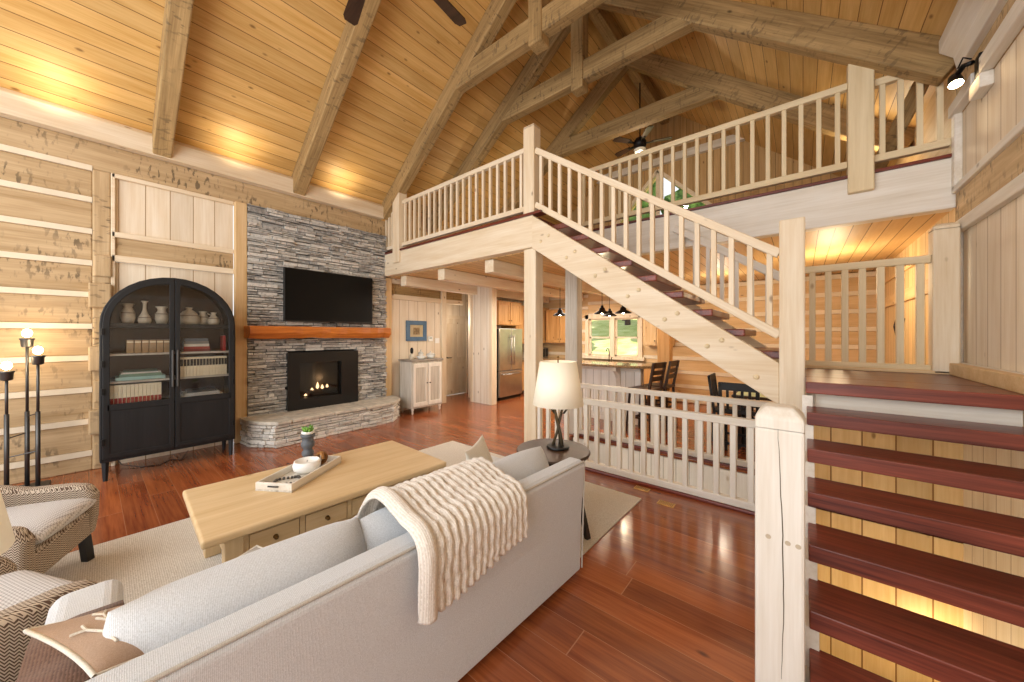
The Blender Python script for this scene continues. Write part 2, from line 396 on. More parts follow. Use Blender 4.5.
bm = B(); box(bm, WL - .2, WL + .012, YB, 3.95, 3.575, 3.90); struct('log_band', bm, W('log', 'y'), parent=wl, bevel=.012)
# dovetailed log ends between the logs and the board panel
bm = B()
box(bm, WL - .15, WL + .02, .02, .165, 0, 3.575)
for i in range(7):
    z = .05 + i * .375; box(bm, WL - .15, WL + (.10 if i % 2 else .06), -.01 if i % 2 else .03, .17, z, z + (.29 if i % 2 else .26))
struct('log_corner', bm, W('log', 'z'), parent=wl, bevel=.015)
bm = B(); box(bm, WL - .15, WL - .02, .16, 1.36, 2.86, 3.53); box(bm, WL - .15, WL - .02, .16, 1.36, 0, 2.5); struct('plank_panel', bm, M['panel'], parent=wl)
bm = B(); box(bm, WL - .15, WL + .0, .16, 1.36, 2.58, 2.80); struct('inset_log', bm, W('log', 'y'), parent=wl)
bm = B(); box(bm, WL - .02, WL + .03, .17, 1.36, 3.525, 3.575); box(bm, WL - .02, WL + .03, .17, 1.36, 2.80, 2.865); box(bm, WL - .02, WL + .03, .17, 1.36, 2.50, 2.58); box(bm, WL - .02, WL + .03, .165, .20, 0, 3.575)
struct('panel_frame', bm, W('pale', 'y'), parent=wl, bevel=.006)
bm = B(); box(bm, WL + .001, WL + .08, 1.362, 1.515, 0, 3.574); tag(obj('timber_post', bm, W('gold', 'z'), bevel=.015), 'tall honey pine post between the arched cabinet and the stone chimney', 'post')
bm = B(); box(bm, WL - .2, WL - .06, 1.5, 3.95, 0, 3.6); struct('wall_chimney_breast', bm, M['grout'])
# wall beyond the chimney, under the loft
bm = B(); box(bm, WL - .15, WL, 3.93, 5.24, 0, 2.36); wh = struct('wall_hall', bm, M['panel'])
bm = B(); box(bm, WL - .15, WL - .01, 3.93, 5.9, 2.44, 2.77); struct('log_band', bm, W('beam', 'y'), parent=wh)
bm = B(); box(bm, WL - .02, WL + .04, 3.93, 5.9, 2.34, 2.44); box(bm, WL - .02, WL + .05, 3.93, 5.9, 2.66, 2.78); struct('band_trim', bm, W('pale', 'y'), parent=wh, bevel=.006)
bm = B(); box(bm, WL + .001, WL + .07, 3.785, 3.928, 0, 2.755); tag(obj('timber_post', bm, W('gold', 'z'), bevel=.012), 'honey pine post at the right edge of the stone chimney under the loft', 'post')
bm = B(); box(bm, WL + .001, WL + .06, 5.22, 5.36, 0, 2.755); tag(obj('timber_post', bm, W('pale', 'z'), bevel=.012), 'narrow pale post between the framed picture and the plank door', 'post')
bm = B(); box(bm, -7.35, -7.2, 5.0, 7.4, 2.06, 2.77); box(bm, -7.35, -7.2, 5.0, 5.9, 0, 2.06); box(bm, -7.35, -7.2, 6.72, 7.4, 0, 2.06); box(bm, -7.2, -6.6, 5.0, 5.1, 0, 2.77); struct('wall_passage', bm, M['panel'])
# plank door in the passage
bm = B(); box(bm, -7.24, -7.2, 5.92, 6.70, .01, 2.04); d = struct('door_1', bm, W('pale', 'z'))
bm = B()
for z0, z1 in ((.15, .85), (1.0, 1.9)):
    for y0 in (6.0, 6.35): box(bm, -7.205, -7.19, y0, y0 + .27, z0, z1)
obj('door_panel', bm, W('pale', 'z'), d, bevel=.01)
bm = B(); box(bm, -7.2, -7.17, 5.86, 5.93, 0, 2.1); box(bm, -7.2, -7.17, 6.69, 6.76, 0, 2.1); box(bm, -7.2, -7.17, 5.86, 6.76, 2.04, 2.12); obj('door_casing', bm, W('pale', 'z'), d)
bm = B(); tube(bm, [(-7.2, 5.99, 1.0), (-7.13, 5.99, 1.0)], .012); tube(bm, [(-7.13, 5.99, 1.0), (-7.13, 6.1, 1.0)], .011); obj('door_handle', bm, M['iron'], d)
# broad stub wall before the kitchen
bm = B(); box(bm, -6.12, -5.45, 5.85, 5.99, 0, 2.77); w = struct('wall_partition', bm, M['panel_x'])
bm = B(); box(bm, -5.52, -5.43, 5.835, 6.0, 0, 2.77); box(bm, -6.14, -6.06, 5.835, 6.0, 0, 2.77); obj('corner_board', bm, W('pale', 'z'), w, bevel=.006)

# far log wall with the kitchen window; side walls of the kitchen
bml, bmc = B(), B()
log_courses(bml, bmc, YF, -7.3, -4.66, 0, 2.77, 'x', .33, .08, -1, .1); log_courses(bml, bmc, YF, -3.18, WR, 0, 2.77, 'x', .33, .08, -1, .1)
log_courses(bml, bmc, YF, -4.66, -3.18, 0, 1.0, 'x', .33, .08, -1, .1)
log_courses(bml, bmc, YF, -4.66, -3.18, 2.1, 2.77, 'x', .33, .08, -1, .1)
wb = struct('wall_back', bml, W('gold', 'x'), bevel=.01); struct('chinking', bmc, M['chink'], parent=wb)
bm = B(); box(bm, -6.6, -6.45, 6.2, 9.1, 0, 2.77); box(bm, -7.4, -7.3, 6.9, 9.2, 0, 2.77); struct('wall_kitchen', bm, M['panel'])
# gable above the loft, with its triangular window opening
GZ = 3.2
bm = B()
gx0, gx1, gz0, gz1 = -3.95, -1.45, 4.35, 5.62; GXC = -2.75
def gpoly(pts): prism(bm, pts, 'y', YF, YF + .15)
xl, xr = WL - .1, WR + .1
gpoly([(xl, GZ - .45), (xr, GZ - .45), (xr, GZ + .4), (gx1, gz0 - .01), (gx0, gz0 - .01), (xl, GZ + .4)])
gpoly([(xl, GZ + .4), (gx0, gz0 - .01), (gx0, gz0), (GXC, gz1), (RX, ceil_z(RX) + .1), (xl, ceil_z(xl) + .1)])
gpoly([(xr, GZ + .4), (xr, ceil_z(xr) + .1), (RX, ceil_z(RX) + .1), (GXC, gz1), (gx1, gz0), (gx1, gz0 - .01)])
struct('wall_gable', bm, M['gable'])
bm = B(); bar(bm, (gx0 - .05, YF - .02, gz0), (GXC, YF - .02, gz1 + .05), .06, .08); bar(bm, (gx1 + .05, YF - .02, gz0), (GXC, YF - .02, gz1 + .05), .06, .08); box(bm, GXC - .04, GXC + .04, YF - .05, YF + .03, gz0, gz1); box(bm, gx0, gx1, YF - .05, YF + .03, gz0 - .06, gz0 + .02)
wn = struct('window_2', bm, W('pale', 'x'))
bm = B(); prism(bm, [(gx0, gz0), (gx1, gz0), (GXC, gz1)], 'y', YF + .05, YF + .06); obj('window_glass', bm, M['glass'], wn)
bm = B(); box(bm, -5.2, -.2, YF - .1, YF, 5.78, 5.95); struct('trim_2', bm, W('white', 'x'))
# kitchen window, two double-hung sashes
bm = B(); box(bm, -4.72, -4.62, 8.93, 9.1, .95, 2.16); box(bm, -3.22, -3.12, 8.93, 9.1, .95, 2.16); box(bm, -4.72, -3.12, 8.93, 9.1, 2.05, 2.16); box(bm, -4.78, -3.06, 8.88, 9.1, .95, 1.03); box(bm, -3.98, -3.86, 8.94, 9.1, 1.0, 2.1)
wn = struct('window_1', bm, W('pale', 'z'))
for x0, x1 in ((-4.62, -3.98), (-3.86, -3.22)):
    bm = B(); 
    for z in (1.03, 1.51, 2.01): box(bm, x0, x1, 9.0, 9.05, z, z + .045)
    for x in (x0, x1 - .045): box(bm, x, x + .045, 9.0, 9.05, 1.03, 2.05)
    s = obj('window_sash', bm, W('pale', 'x'), wn)
    bm = B(); box(bm, x0, x1, 9.02, 9.025, 1.03, 2.05); obj('window_glass', bm, M['glass'], s)
# outside: rising lawn and trees
k = NT('lawn_grass'); tc = k.n('ShaderNodeTexCoord'); k.l(k.ramp(k.noise(tc.outputs['Object'], 1.2, 6), [(.35, srgb('#a9b866')), (.65, srgb('#d3d99a'))]), k.b.inputs['Base Color']); k.b.inputs['Roughness'].default_value = 1
bm = B(); prism(bm, [(9.3, -.6), (40, 5.5), (40, -3), (9.3, -3)], 'x', -40, 20); struct('ground_outside', bm, k.m)
k = NT('leaves'); tc = k.n('ShaderNodeTexCoord'); k.l(k.ramp(k.noise(tc.outputs['Object'], 3.5, 6, .7), [(.35, srgb('#2c4a1e')), (.65, srgb('#7fa04f'))]), k.b.inputs['Base Color']); k.b.inputs['Roughness'].default_value = 1; M['leaves'] = k.m; k.bump(k.noise(tc.outputs['Object'], 4, 4), 1, .3)
for i, (x, y, h, r, lab) in enumerate(((-9.6, 17, 5.0, 1.5, 'leafy green tree seen in the left sash of the kitchen window'), (-6.2, 21, 6.0, 1.6, 'leafy green tree seen in the right sash of the kitchen window'), (-10.4, 26, 8, 2.4, 'more distant tree up the lawn behind the left sash of the kitchen window'), (-9.4, 24, 13, 2.5, 'tall tree whose crown shows in the left half of the gable window'), (-5.2, 25, 13, 2.5, 'tall tree whose crown shows in the right half of the gable window'))):
    gz = -.6 + (y - 9.3) * .199
    t = thing('tree', lab, 'tree', (x, y, gz))
    bm = B(); tube(bm, [(0, 0, -.3), (.05, 0, h * .3), (0, .05, h * .6)], [.22, .17, .1], 8); obj('trunk', bm, W('dark', 'z'), t)
    bm = B(); rnd = random.Random(i)
    for j in range(16):
        a = rnd.uniform(0, 6.28); q = rnd.uniform(0, r * .75); bmesh.ops.create_icosphere(bm, subdivisions=2, radius=rnd.uniform(.35, .6) * r, matrix=Matrix.Translation((q * math.cos(a), q * math.sin(a), h * rnd.uniform(.38, .85))))
    for v in bm.verts: v.co += Vector((rnd.uniform(-1, 1), rnd.uniform(-1, 1), rnd.uniform(-1, 1))) * .1 * r
    obj('crown', bm, M['leaves'], t)

# loft floor: deck (boards below = low ceiling), front fascias
LT, LB = 3.22, 2.77
bm = B(); box(bm, WL - .2, -2.72, 3.86, YF, 3.0, 3.18); box(bm, -2.72, WR + .1, 5.1, YF, 3.0, 3.18); lf = struct('floor_loft', bm, W('red', 'x'))
bm = B(); box(bm, -7.3, -2.72, 3.9, YF, 2.76, 3.0); box(bm, -2.72, WR + 1.2, 5.1, YF, 2.76, 3.0); struct('ceiling_low', bm, M['ceiling_low'])
bm = B(); box(bm, WL + .07, -2.76, 3.76, 3.9, LB, 3.20); tag(obj('loft_beam', bm, W('pale', 'x'), bevel=.01), 'pale pine fascia beam carrying the near loft edge over the hall', 'beam')
bm = B(); box(bm, -2.9, WR - .0, 4.98, 5.12, LB - .02, 3.21); tag(obj('loft_beam', bm, W('white', 'x'), bevel=.01), 'whitewashed fascia beam under the far loft edge, above the landing', 'beam')
bm = B(); box(bm, -2.90, -2.765, 3.9, 4.98, LB, 3.20); tag(obj('loft_beam', bm, W('pale', 'y'), bevel=.01), 'short pale beam at the top of the stairs between the two loft edges', 'beam')
bm = B(); box(bm, WL, -2.62, 3.74, 3.88, 3.20, 3.235); box(bm, -2.7, WR, 4.96, 5.1, 3.21, 3.24); struct('trim_3', bm, W('red', 'x'), bevel=.005)
for x, lab in ((-6.0, 'timber joist under the loft nearest the framed picture'), (-4.85, 'middle timber joist under the loft running back to the kitchen'), (-3.7, 'timber joist under the loft nearest the pale corner post')):
    bm = B(); box(bm, x - .09, x + .09, 3.91, 8.9, 2.56, 2.755)
    tag(obj('ceiling_joist', bm, W('pale', 'y'), bevel=.01), lab, 'beam', 'joists under the loft')

# right wall
bm = B(); box(bm, WR, WR + .2, YB, 5.0, 1.12, 1.25); box(bm, WR, WR + .2, YB, 5.0, 2.57, 2.90); box(bm, WR, WR + .2, YB, 5.0, 3.56, 4.3)
wr = struct('wall_right', bm, W('log', 'y'), bevel=.01)
bm = B(); box(bm, WR + .0, WR + .2, YB, 5.0, -.2, 1.12); box(bm, WR + .02, WR + .2, YB, 5.0, 1.25, 2.57); box(bm, WR + .02, WR + .2, YB, 5.0, 2.9, 3.56); struct('plank_panel', bm, M['panel'], parent=wr)
bm = B(); box(bm, WR - .03, WR + .02, YB, 4.98, 2.50, 2.60); box(bm, WR - .03, WR + .02, YB, 4.98, 1.26, 1.36); box(bm, WR - .03, WR + .02, 4.88, 4.98, 1.26, 2.55)
box(bm, WR - .03, WR + .02, YB, 4.98, 2.87, 2.93); box(bm, WR - .03, WR + .02, 4.90, 4.98, 2.9, 3.60); box(bm, WR - .05, WR + .02, 4.42, 4.98, 3.56, 3.66); box(bm, WR - .05, WR + .02, 4.24, 4.46, 3.45, 3.56); box(bm, WR - .05, WR + .02, YB, 4.26, 3.56, 3.68)
struct('panel_frame', bm, W('white', 'y'), parent=wr, bevel=.008)
bm = B(); box(bm, WR, WR + .2, 5.0, YF + .1, 0, 3.0); wr2 = struct('wall_right_hall', bm, M['panel_gold'])
bm = B(); box(bm, WR - .03, WR, 5.1, YF, 2.05, 2.2); box(bm, WR - .03, WR, 5.1, YF, 2.45, 2.5); struct('band_trim', bm, W('gold', 'y'), parent=wr2)
bm = B(); box(bm, WR, WR + .2, 5.0, YF + .1, 3.0, 4.3); box(bm, WL - .2, WL, 3.95, YF + .1, 2.77, 4.3); struct('wall_loft_knee', bm, W('gold', 'y'))
# eave beams
bm = B(); prism(bm, [(WL - .1, 3.90), (WL + .13, 3.90), (WL + .13, 4.13), (WL + .07, 4.19), (WL - .1, 4.19)], 'y', YB, 3.72); tag(obj('eave_beam', bm, W('pale', 'y'), bevel=.008), 'long pale eave beam along the top of the left log wall above the fireplace', 'beam')
bm = B(); prism(bm, [(WR + .1, 3.86), (WR - .05, 3.86), (WR - .07, 3.98), (WR - .15, 4.06), (WR - .15, 4.17), (WR + .1, 4.22)], 'y', YB, 4.74); tag(obj('eave_beam', bm, W('white', 'y'), bevel=.008), 'whitewashed eave beam at the top of the right wall above the black spotlight', 'beam')

# ------------------------------------------------------------------ roof timbers
RD = .36                     # rafter depth, vertical
def raf(parent, left, y, x_end, w=.18, top_x=None, name='rafter', x_tail=None):
    tx = RX if top_x is None else top_x
    x0 = x_end
    zc = lambda x: ceil_z(x) - RD / 2
    return beam(name, (x0, y, zc(x0)), (tx, y, zc(tx)), w, RD * math.cos(ang), W('beam', 'x'), parent, .015)
for y, lab in ((.60, 'hewn rafter on the left roof slope above the log wall and three-bulb lamp'), (2.20, 'hewn rafter on the left roof slope above the chimney and ceiling fan')):
    tag(raf(None, True, y, WL + .02), lab, 'rafter', 'single rafters')
CZ = 5.52
def truss(y, lab, king=True, right=True, cw=.16):
    t = thing('roof_truss', lab, 'truss', (0, y, 0))
    raf(t, True, 0, WL + .02, .17)
    if right: raf(t, False, 0, WR - .02, .17)
    xl_ = WL + .1 + (CZ + RD - EAVE) / PIT; xr_ = WR - .1 - (CZ + RD - EAVE + .02) / PIT_R
    beam('collar_tie', (xl_ - .12, 0, CZ + .14), (xr_ + .12, 0, CZ + .14), cw, .30, W('beam', 'x'), t, .015)
    if king:
        bm = B(); s = .105; box(bm, -2.68 - s, -2.68 + s, -s, s, CZ - .12, ceil_z(RX) - .16)
        obj('king_post', bm, W('beam', 'z'), t, bevel=.02)
    return t
truss(3.79, 'near roof truss standing over the loft railing above the stairs')
truss(4.89, 'middle roof truss whose right rafter passes over the far loft railing')
truss(6.59, 'far weathered roof truss deep over the loft', king=False)
bm = B(); box(bm, RX - .09, RX + .09, YB, YF, ceil_z(RX) - .34, ceil_z(RX) - .02); tag(obj('ridge_beam', bm, W('beam', 'y'), bevel=.015), 'long brown ridge beam at the peak of the roof', 'beam')

tag(beam('timber_brace', (.56, 5.35, 3.24), (.93, 5.35, 4.14), .12, .13, W('beam', 'x')), 'grey slanting brace behind the short loft railing by the right wall', 'brace')
# ------------------------------------------------------------------ posts
def post(name, lab, x0, x1, y0, y1, z0, z1, kind='pale', cap=0, bevel=.012):
    bm = B(); box(bm, x0, x1, y0, y1, z0, z1 - cap)
    if cap:
        cx, cy = (x0 + x1) / 2, (y0 + y1) / 2; hx, hy = (x1 - x0) / 2, (y1 - y0) / 2
        rings = []
        for sc_, z in ((1.0, z1 - cap), (1.0, z1 - cap * .45), (.58, z1)):
            c = .3 if sc_ == 1.0 else .3
            pts = [(-1, -1 + c), (-1 + c, -1), (1 - c, -1), (1, -1 + c), (1, 1 - c), (1 - c, 1), (-1 + c, 1), (-1, 1 - c)] if False else [(-1, -1), (1, -1), (1, 1), (-1, 1)]
            rings.append([bm.verts.new((cx + hx * sc_ * px, cy + hy * sc_ * py, z)) for px, py in pts])
        for a, b in zip(rings, rings[1:]):
            n = len(a)
            for i in range(n): bm.faces.new((a[i], a[(i + 1) % n], b[(i + 1) % n], b[i]))
        bm.faces.new(rings[-1])
    return tag(obj(name, bm, W(kind, 'z'), bevel=bevel), lab, 'post')
post('timber_post', 'pale timber post carrying the loft corner at the top of the stairs', -2.94, -2.74, 3.80, 3.98, 0, LB)
post('timber_post', 'weathered post behind the table lamp at the back corner of the stairwell', -2.98, -2.76, 4.95, 5.13, 0, LB - .02, 'gray')
post('timber_post', 'honey coloured post standing behind the two bar stools', -2.07, -1.85, 6.72, 6.92, 0, 2.755, 'honey')
post('newel_post', 'tall pale newel post on the loft corner where the stair rail ends', -2.92, -2.74, 3.76, 3.92, 3.235, 4.43, cap=.03)
post('newel_post', 'short pale newel at the left end of the near loft railing by the roof rafter', -6.08, -5.86, 3.72, 3.9, 2.98, 4.4)
post('newel_post', 'thick whitewashed post of the far loft railing reaching up to the truss', .36, .55, 4.92, 5.10, 3.04, 4.42, 'rail')
post('newel_post', 'pale newel post where the two stair flights meet at the landing', -.15, .02, 3.72, 3.90, .0, 2.57)
big = post('newel_post', 'big cracked cream newel post at the foot of the stairs', -.16, .01, 1.86, 2.04, 0, 1.29, 'white', cap=.09)
rnd = random.Random(4); pts = [(-.072 + .012 * math.sin(z * 3.1) + rnd.uniform(-.0015, .0015), 1.8602, z) for z in [.15 + 1.05 * i / 26 for i in range(27)]]
bm = B(); tube(bm, pts, [.0008 + .0016 * math.sin(PI * i / 26) for i in range(27)], 6); obj('drying_crack', bm, plain('crack_dark', '#5e5240', .9), big)
for x, z in ((-.112, .735), (-.046, .73), (-.012, .728)):
    bm = B(); lathe(bm, [(.010, 0), (.010, .0012)], n=14); obj('wood_plug', bm, plain('plug_tan', '#b7a78e', .6), big, mat=Matrix.Translation((x, 1.8602, z)) @ Matrix.Rotation(PI / 2, 4, 'X'))
post('newel_post', 'round-topped pale post at the right end of the landing railing', .88, 1.035, 4.70, 4.86, 1.26, 2.57, 'pale', cap=.05)

# ------------------------------------------------------------------ railings
def railing(lab, y, x0, x1, zb, zt, n, kind, bw=.042, rw=.07, rh=.07, group=None, ends=True):
    t = thing('railing', lab, 'railing', ((x0 + x1) / 2, y, zb), 0, group); h = zt - zb; a = (x1 - x0) / 2
    bm = B(); box(bm, -a, a, -rw / 2, rw / 2, h - rh, h); obj('handrail', bm, W(kind, 'x'), t, bevel=.008)
    bm = B(); box(bm, -a, a, -rw / 2, rw / 2, 0, rh); obj('bottom_rail', bm, W(kind, 'x'), t, bevel=.008)
    bm = B(); box(bm, -bw / 2, bw / 2, -bw / 2, bw / 2, rh - .005, h - rh + .005); b0 = obj('baluster', bm, W(kind, 'z'), t, bevel=.004)
    for i in range(n):
        q = b0 if i == 0 else b0.copy()
        if i: COL.objects.link(q); q.parent = t
        q.location = (-a + 2 * a * (i + .5) / n, 0, 0)
    return t
railing('pale railing along the near loft edge, from left newel to corner post', 3.82, -5.86, -2.92, 3.29, 4.16, 20, 'pale')
railing('short railing piece between the left loft newel and the chimney wall', 3.82, -6.5, -6.08, 3.29, 4.14, 4, 'pale')
railing('long railing along the far loft edge above the white fascia', 5.01, -2.74, .36, 3.32, 4.20, 21, 'rail')
railing('short railing piece between the thick loft post and the right wall', 5.01, .55, 1.04, 3.32, 4.14, 4, 'rail')
railing('whitewashed railing on the near side of the basement stairwell', 3.80, -2.74, -.15, .03, .84, 19, 'white', .048)
railing('whitewashed railing on the far side of the basement stairwell', 5.0, -2.78, -.14, .03, .83, 19, 'white', .048)
railing('pale railing at the back of the stair landing', 4.78, .02, .88, 1.265, 2.31, 7, 'rail', .05)

# ------------------------------------------------------------------ stairs
# upper flight, landing -> loft, rising to the left
sx0, sz0, sx1, sz1 = -.15, 1.36, -2.74, 3.14      # upper edge line of the stringer
st = thing('staircase', 'open upper stair flight rising left from the landing to the loft', 'stairs', (0, 3.8, 0))
slope_s = (sz1 - sz0) / (sx1 - sx0)
for yo, nm in ((-.055, 'near'), (1.06, 'far')):
    bm = B(); up = lambda x: sz0 + (x - sx0) * slope_s
    prism(bm, [(sx0, up(sx0) + .0), (sx1 - .02, up(sx1) + .05), (sx1 - .02, LB - .03), (sx1, LB - .03), (sx0, up(sx0) - .36)], 'y', yo, yo + .09)
    s = obj('stringer', bm, W('pale', 'x'), st, bevel=.008)
    if nm == 'near':
        for i in range(7):
            for dz, dx in ((.10, 0), (.24, -.12)):
                x = sx1 + .12 + i * .385 + dx + .12
                if x > sx0 - .05: continue
                bm = B(); ball(bm, (x, -.057, up(x) - dz), .023, 1, .6, 1, 12, 6); obj('peg', bm, W('rail', 'y'), s, smooth=True)
for i in range(10):
    z = 1.265 + .196 * (i + 1); x = -.14 - .262 * i
    if z > 3.2: break
    bm = B(); box(bm, max(x - .29, -2.755), x, .035, 1.06, z - .07, z); obj('tread', bm, W('tread', 'y'), st, bevel=.012)
rr = thing('stair_railing', 'sloping pale railing on the near side of the upper stair flight', 'railing', (0, 3.82, 0))
def rl(x): return 4.06 + (x + 2.67) * (2.33 - 4.06) / 2.54
beam('handrail', (-2.74, 0, rl(-2.74) - .04), (-.15, 0, rl(-.15) - .04), .07, .075, W('pale', 'x'), rr, .008)
def rb(x): return 3.33 + (x + 2.67) * (2.09 - 3.33) / 1.84
beam('bottom_rail', (-2.74, 0, rb(-2.74) - .035), (-.15, 0, rb(-.15) - .035), .07, .075, W('pale', 'x'), rr, .008)
bm = B(); box(bm, -.022, .022, -.021, .021, 0, .66)
for v in bm.verts: v.co.z += v.co.x * -.67
b0 = obj('baluster', bm, W('pale', 'z'), rr, bevel=.004)
for i in range(18):
    x = -2.66 + 2.44 * (i + .0) / 17; q = b0 if i == 0 else b0.copy()
    if i: COL.objects.link(q); q.parent = rr
    q.location = (x, 0, rb(x) - .01); q.scale.z = (rl(x) - rb(x) - .03) / .66
r2 = thing('stair_railing', 'plain handrail on the far side of the upper stair flight', 'railing', (0, 4.92, 0))
beam('handrail', (-1.3, 0, rl(-1.3) - .12), (-.12, 0, rl(-.12) - .12), .06, .09, W('white', 'x'), r2, .008)
for i in range(8):
    x = -1.2 + i * .15; bm = B(); box(bm, x - .022, x + .022, -.02, .02, rb(x) - .05, rl(x) - .14); obj('baluster', bm, W('white', 'z'), r2, bevel=.004)

# lower flight with mahogany treads, and the landing
NL, RISE, GO = 3.34, .18, .254
ls = thing('staircase', 'lower open stair flight with dark red plank treads in the right foreground', 'stairs', (0, 0, 0))
for i in range(6):
    z = RISE * (6 - i); y = NL - GO * (i + 1)
    x1 = 1.035 if i else .98
    bm = B(); box(bm, .025, x1, y, y + .29, z - .085, z); obj('tread', bm, W('tread', 'x'), ls, bevel=.006)
for x0, x1, dz in ((.0, .06, 0), (1.02, 1.065, 0)):
    bm = B()
    pts = [(NL + .02, 1.16)]
    for i in range(6):
        z = RISE * (6 - i) - .088; y = NL - GO * (i + 1)
        pts += [(y + .27, z), (y + .02, z)]
    pts += [(NL - GO * 6, 0.0), (NL - GO * 5 + .1, 0.0), (NL + .02, .86)]
    prism(bm, pts, 'x', x0, x1); obj('stringer', bm, W('white', 'y'), ls, bevel=.004)
bm = B(); box(bm, .08, .98, 3.43, 3.47, 1.02, 1.17); obj('riser_board', bm, W('white', 'x'), ls)
lb = thing('stair_landing', 'dark red plank landing between the two stair flights', 'landing', (0, 0, 1.26))
bm = B(); box(bm, .02, 1.03, NL, NL + .42, -.085, 0); obj('nosing_plank', bm, W('tread', 'x'), lb, bevel=.007)
bm = B(); box(bm, -.02, 1.035, NL + .425, 4.79, -.085, 0); obj('deck', bm, W('tread', 'x'), lb, bevel=.006)
bm = B(); box(bm, .03, 1.035, 3.90, 3.98, -.3, -.09); box(bm, .03, 1.035, 4.70, 4.79, -.3, -.09); obj('joist', bm, W('white', 'x'), lb)
bm = B(); box(bm, .02, 1.03, 4.70, 4.76, 0, .03); box(bm, .97, 1.035, 3.36, 4.7, 0, .1); obj('skirting', bm, W('gold', 'x'), lb, bevel=.006)
bm = B(); box(bm, -.1, WR + .1, 4.80, 4.9, -2.6, 1.17); struct('wall_under_landing', bm, M['panel_goldx']); bm = B(); box(bm, WR, WR + .1, 1.7, 4.8, -2.6, -.2); struct('wall_stair_side', bm, M['panel'])

# ------------------------------------------------------------------ fireplace
def courses(bm, rnd, path, z0, z1, holes=(), dep=.09, hs=(.022, .055), ls=(.07, .30), out=.06):
    """dry-stacked ledge stones along a plan polyline (outward = right of travel)"""
    segs = [(Vector(path[i]), Vector(path[i + 1])) for i in range(len(path) - 1)]
    z = z0
    while z < z1 - .012:
        h = min(rnd.uniform(*hs), z1 - z)
        for a, b in segs:
            L = (b - a).length; d = (b - a) / L; nrm = Vector((d.y, -d.x)); s = -rnd.uniform(0, .05)
            while s < L:
                l = rnd.uniform(*ls); e = min(s + l, L + .012); o = rnd.uniform(0, out)
                s0, s1 = max(s, -.01) + .004, e - .003
                s = e
                if s1 - s0 < .02: continue
                hit = False
                for (ha, hb, hz0, hz1) in holes:
                    ya, yb = (a + d * s0).y, (a + d * s1).y
                    if z + h > hz0 + .005 and z < hz1 - .005:
                        lo, hi = min(ya, yb), max(ya, yb)
                        if lo < hb and hi > ha:
                            if lo < ha - .03: s1 = s0 + (ha - lo) if yb > ya else s1
                            elif hi > hb + .03: s0 = s0 + (hb - lo)
                            else: hit = True
                if hit or s1 - s0 < .02: continue
                hh = h - rnd.uniform(.003, .013); zz = z + rnd.uniform(0, .003)
                p0 = a + d * s0 + nrm * o; p1 = a + d * s1 + nrm * (o + rnd.uniform(-.008, .008))
                q0 = a + d * s0 - nrm * dep; q1 = a + d * s1 - nrm * dep
                V = [bm.verts.new((p.x, p.y, w)) for w in (zz, zz + hh) for p in (p0, p1, q1, q0)]
                for v in V[:2] + V[4:6]:
                    v.co.z += rnd.uniform(-.004, .004); v.co.x += rnd.uniform(-.006, .006)
                for f in ((3, 2, 1, 0), (4, 5, 6, 7), (0, 1, 5, 4), (1, 2, 6, 5), (2, 3, 7, 6), (3, 0, 4, 7)): bm.faces.new([V[i] for i in f])
        z += h
fp = thing('fireplace', 'grey stacked stone fireplace with orange mantel and black gas insert', 'fireplace', (-6.4, 2.6, 0))
rnd = random.Random(3); bm = B()
courses(bm, rnd, [(-.03, -1.08), (-.03, 1.18)], .30, 3.58, holes=((-.56, .56, .3, 1.31),))
obj('chimney_stonework', bm, M['stone'], fp, bevel=.005, seg=1)
bm = B(); rnd = random.Random(5)
hp = [(.25, -1.14), (.36, -1.12), (.68, -.93), (.62, -.2), (.62, .5), (.60, .95), (.30, 1.27), (-.02, 1.33)]
courses(bm, rnd, [(.02, -1.16)] + hp, 0, .32, dep=.12, hs=(.028, .062), ls=(.08, .3), out=.03)
ht = obj('hearth', bm, M['hearth'], fp, bevel=.006, seg=1)
bm = B(); prism(bm, [(-.06, -1.16)] + [(x - .05, y) for x, y in hp] , 'z', .0, .30); obj('hearth_core', bm, M['grout'], ht)
cuts = [-1.185, -.72, -.1, .42, .9, 1.36]
def hx(y):
    P = [(.02, -1.19), (.27, -1.175), (.39, -1.15), (.72, -.93), (.66, -.2), (.66, .5), (.64, .97), (.33, 1.31), (0, 1.37)]
    for (x0, y0), (x1, y1) in zip(P, P[1:]):
        if y0 <= y <= y1: return x0 + (x1 - x0) * (y - y0) / (y1 - y0)
    return .3
for a, b in zip(cuts, cuts[1:]):
    ys = [a + .005 + (b - a - .01) * i / 5 for i in range(6)]
    bm = B(); prism(bm, [(-.06, ys[0]), ] + [(hx(y), y) for y in ys] + [(-.06, ys[-1])], 'z', .322, .372); obj('hearth_slab', bm, M['slab'], ht, bevel=.01)
# mantel: thick live-edge slab
bm = B(); rnd = random.Random(9); n = 16
ring = []
for i in range(n + 1):
    y = -1.13 + 2.25 * i / n; wv = rnd.uniform(-.018, .018)
    ring.append([bm.verts.new(p) for p in ((-.06, y, 1.56), (.22 + wv, y, 1.55 + rnd.uniform(-.01, .01)), (.29 + wv, y, 1.63 + rnd.uniform(-.015, .015)), (.28 + wv * .5, y, 1.735), (-.06, y, 1.735))])
for r0, r1 in zip(ring, ring[1:]):
    for i in range(5): bm.faces.new((r0[i], r0[(i + 1) % 5], r1[(i + 1) % 5], r1[i]))
bm.faces.new(ring[0]); bm.faces.new(ring[-1][::-1]); obj('mantel', bm, W('orange', 'y'), fp, bevel=.008)
bm = B()
for a in ((-.575, .575, 1.14, 1.315), (-.575, .575, .33, .55), (-.575, -.40, .55, 1.14), (.27, .575, .55, 1.14)): box(bm, -.06, .065, *a)
ff = obj('firebox_frame', bm, M['black'], fp)
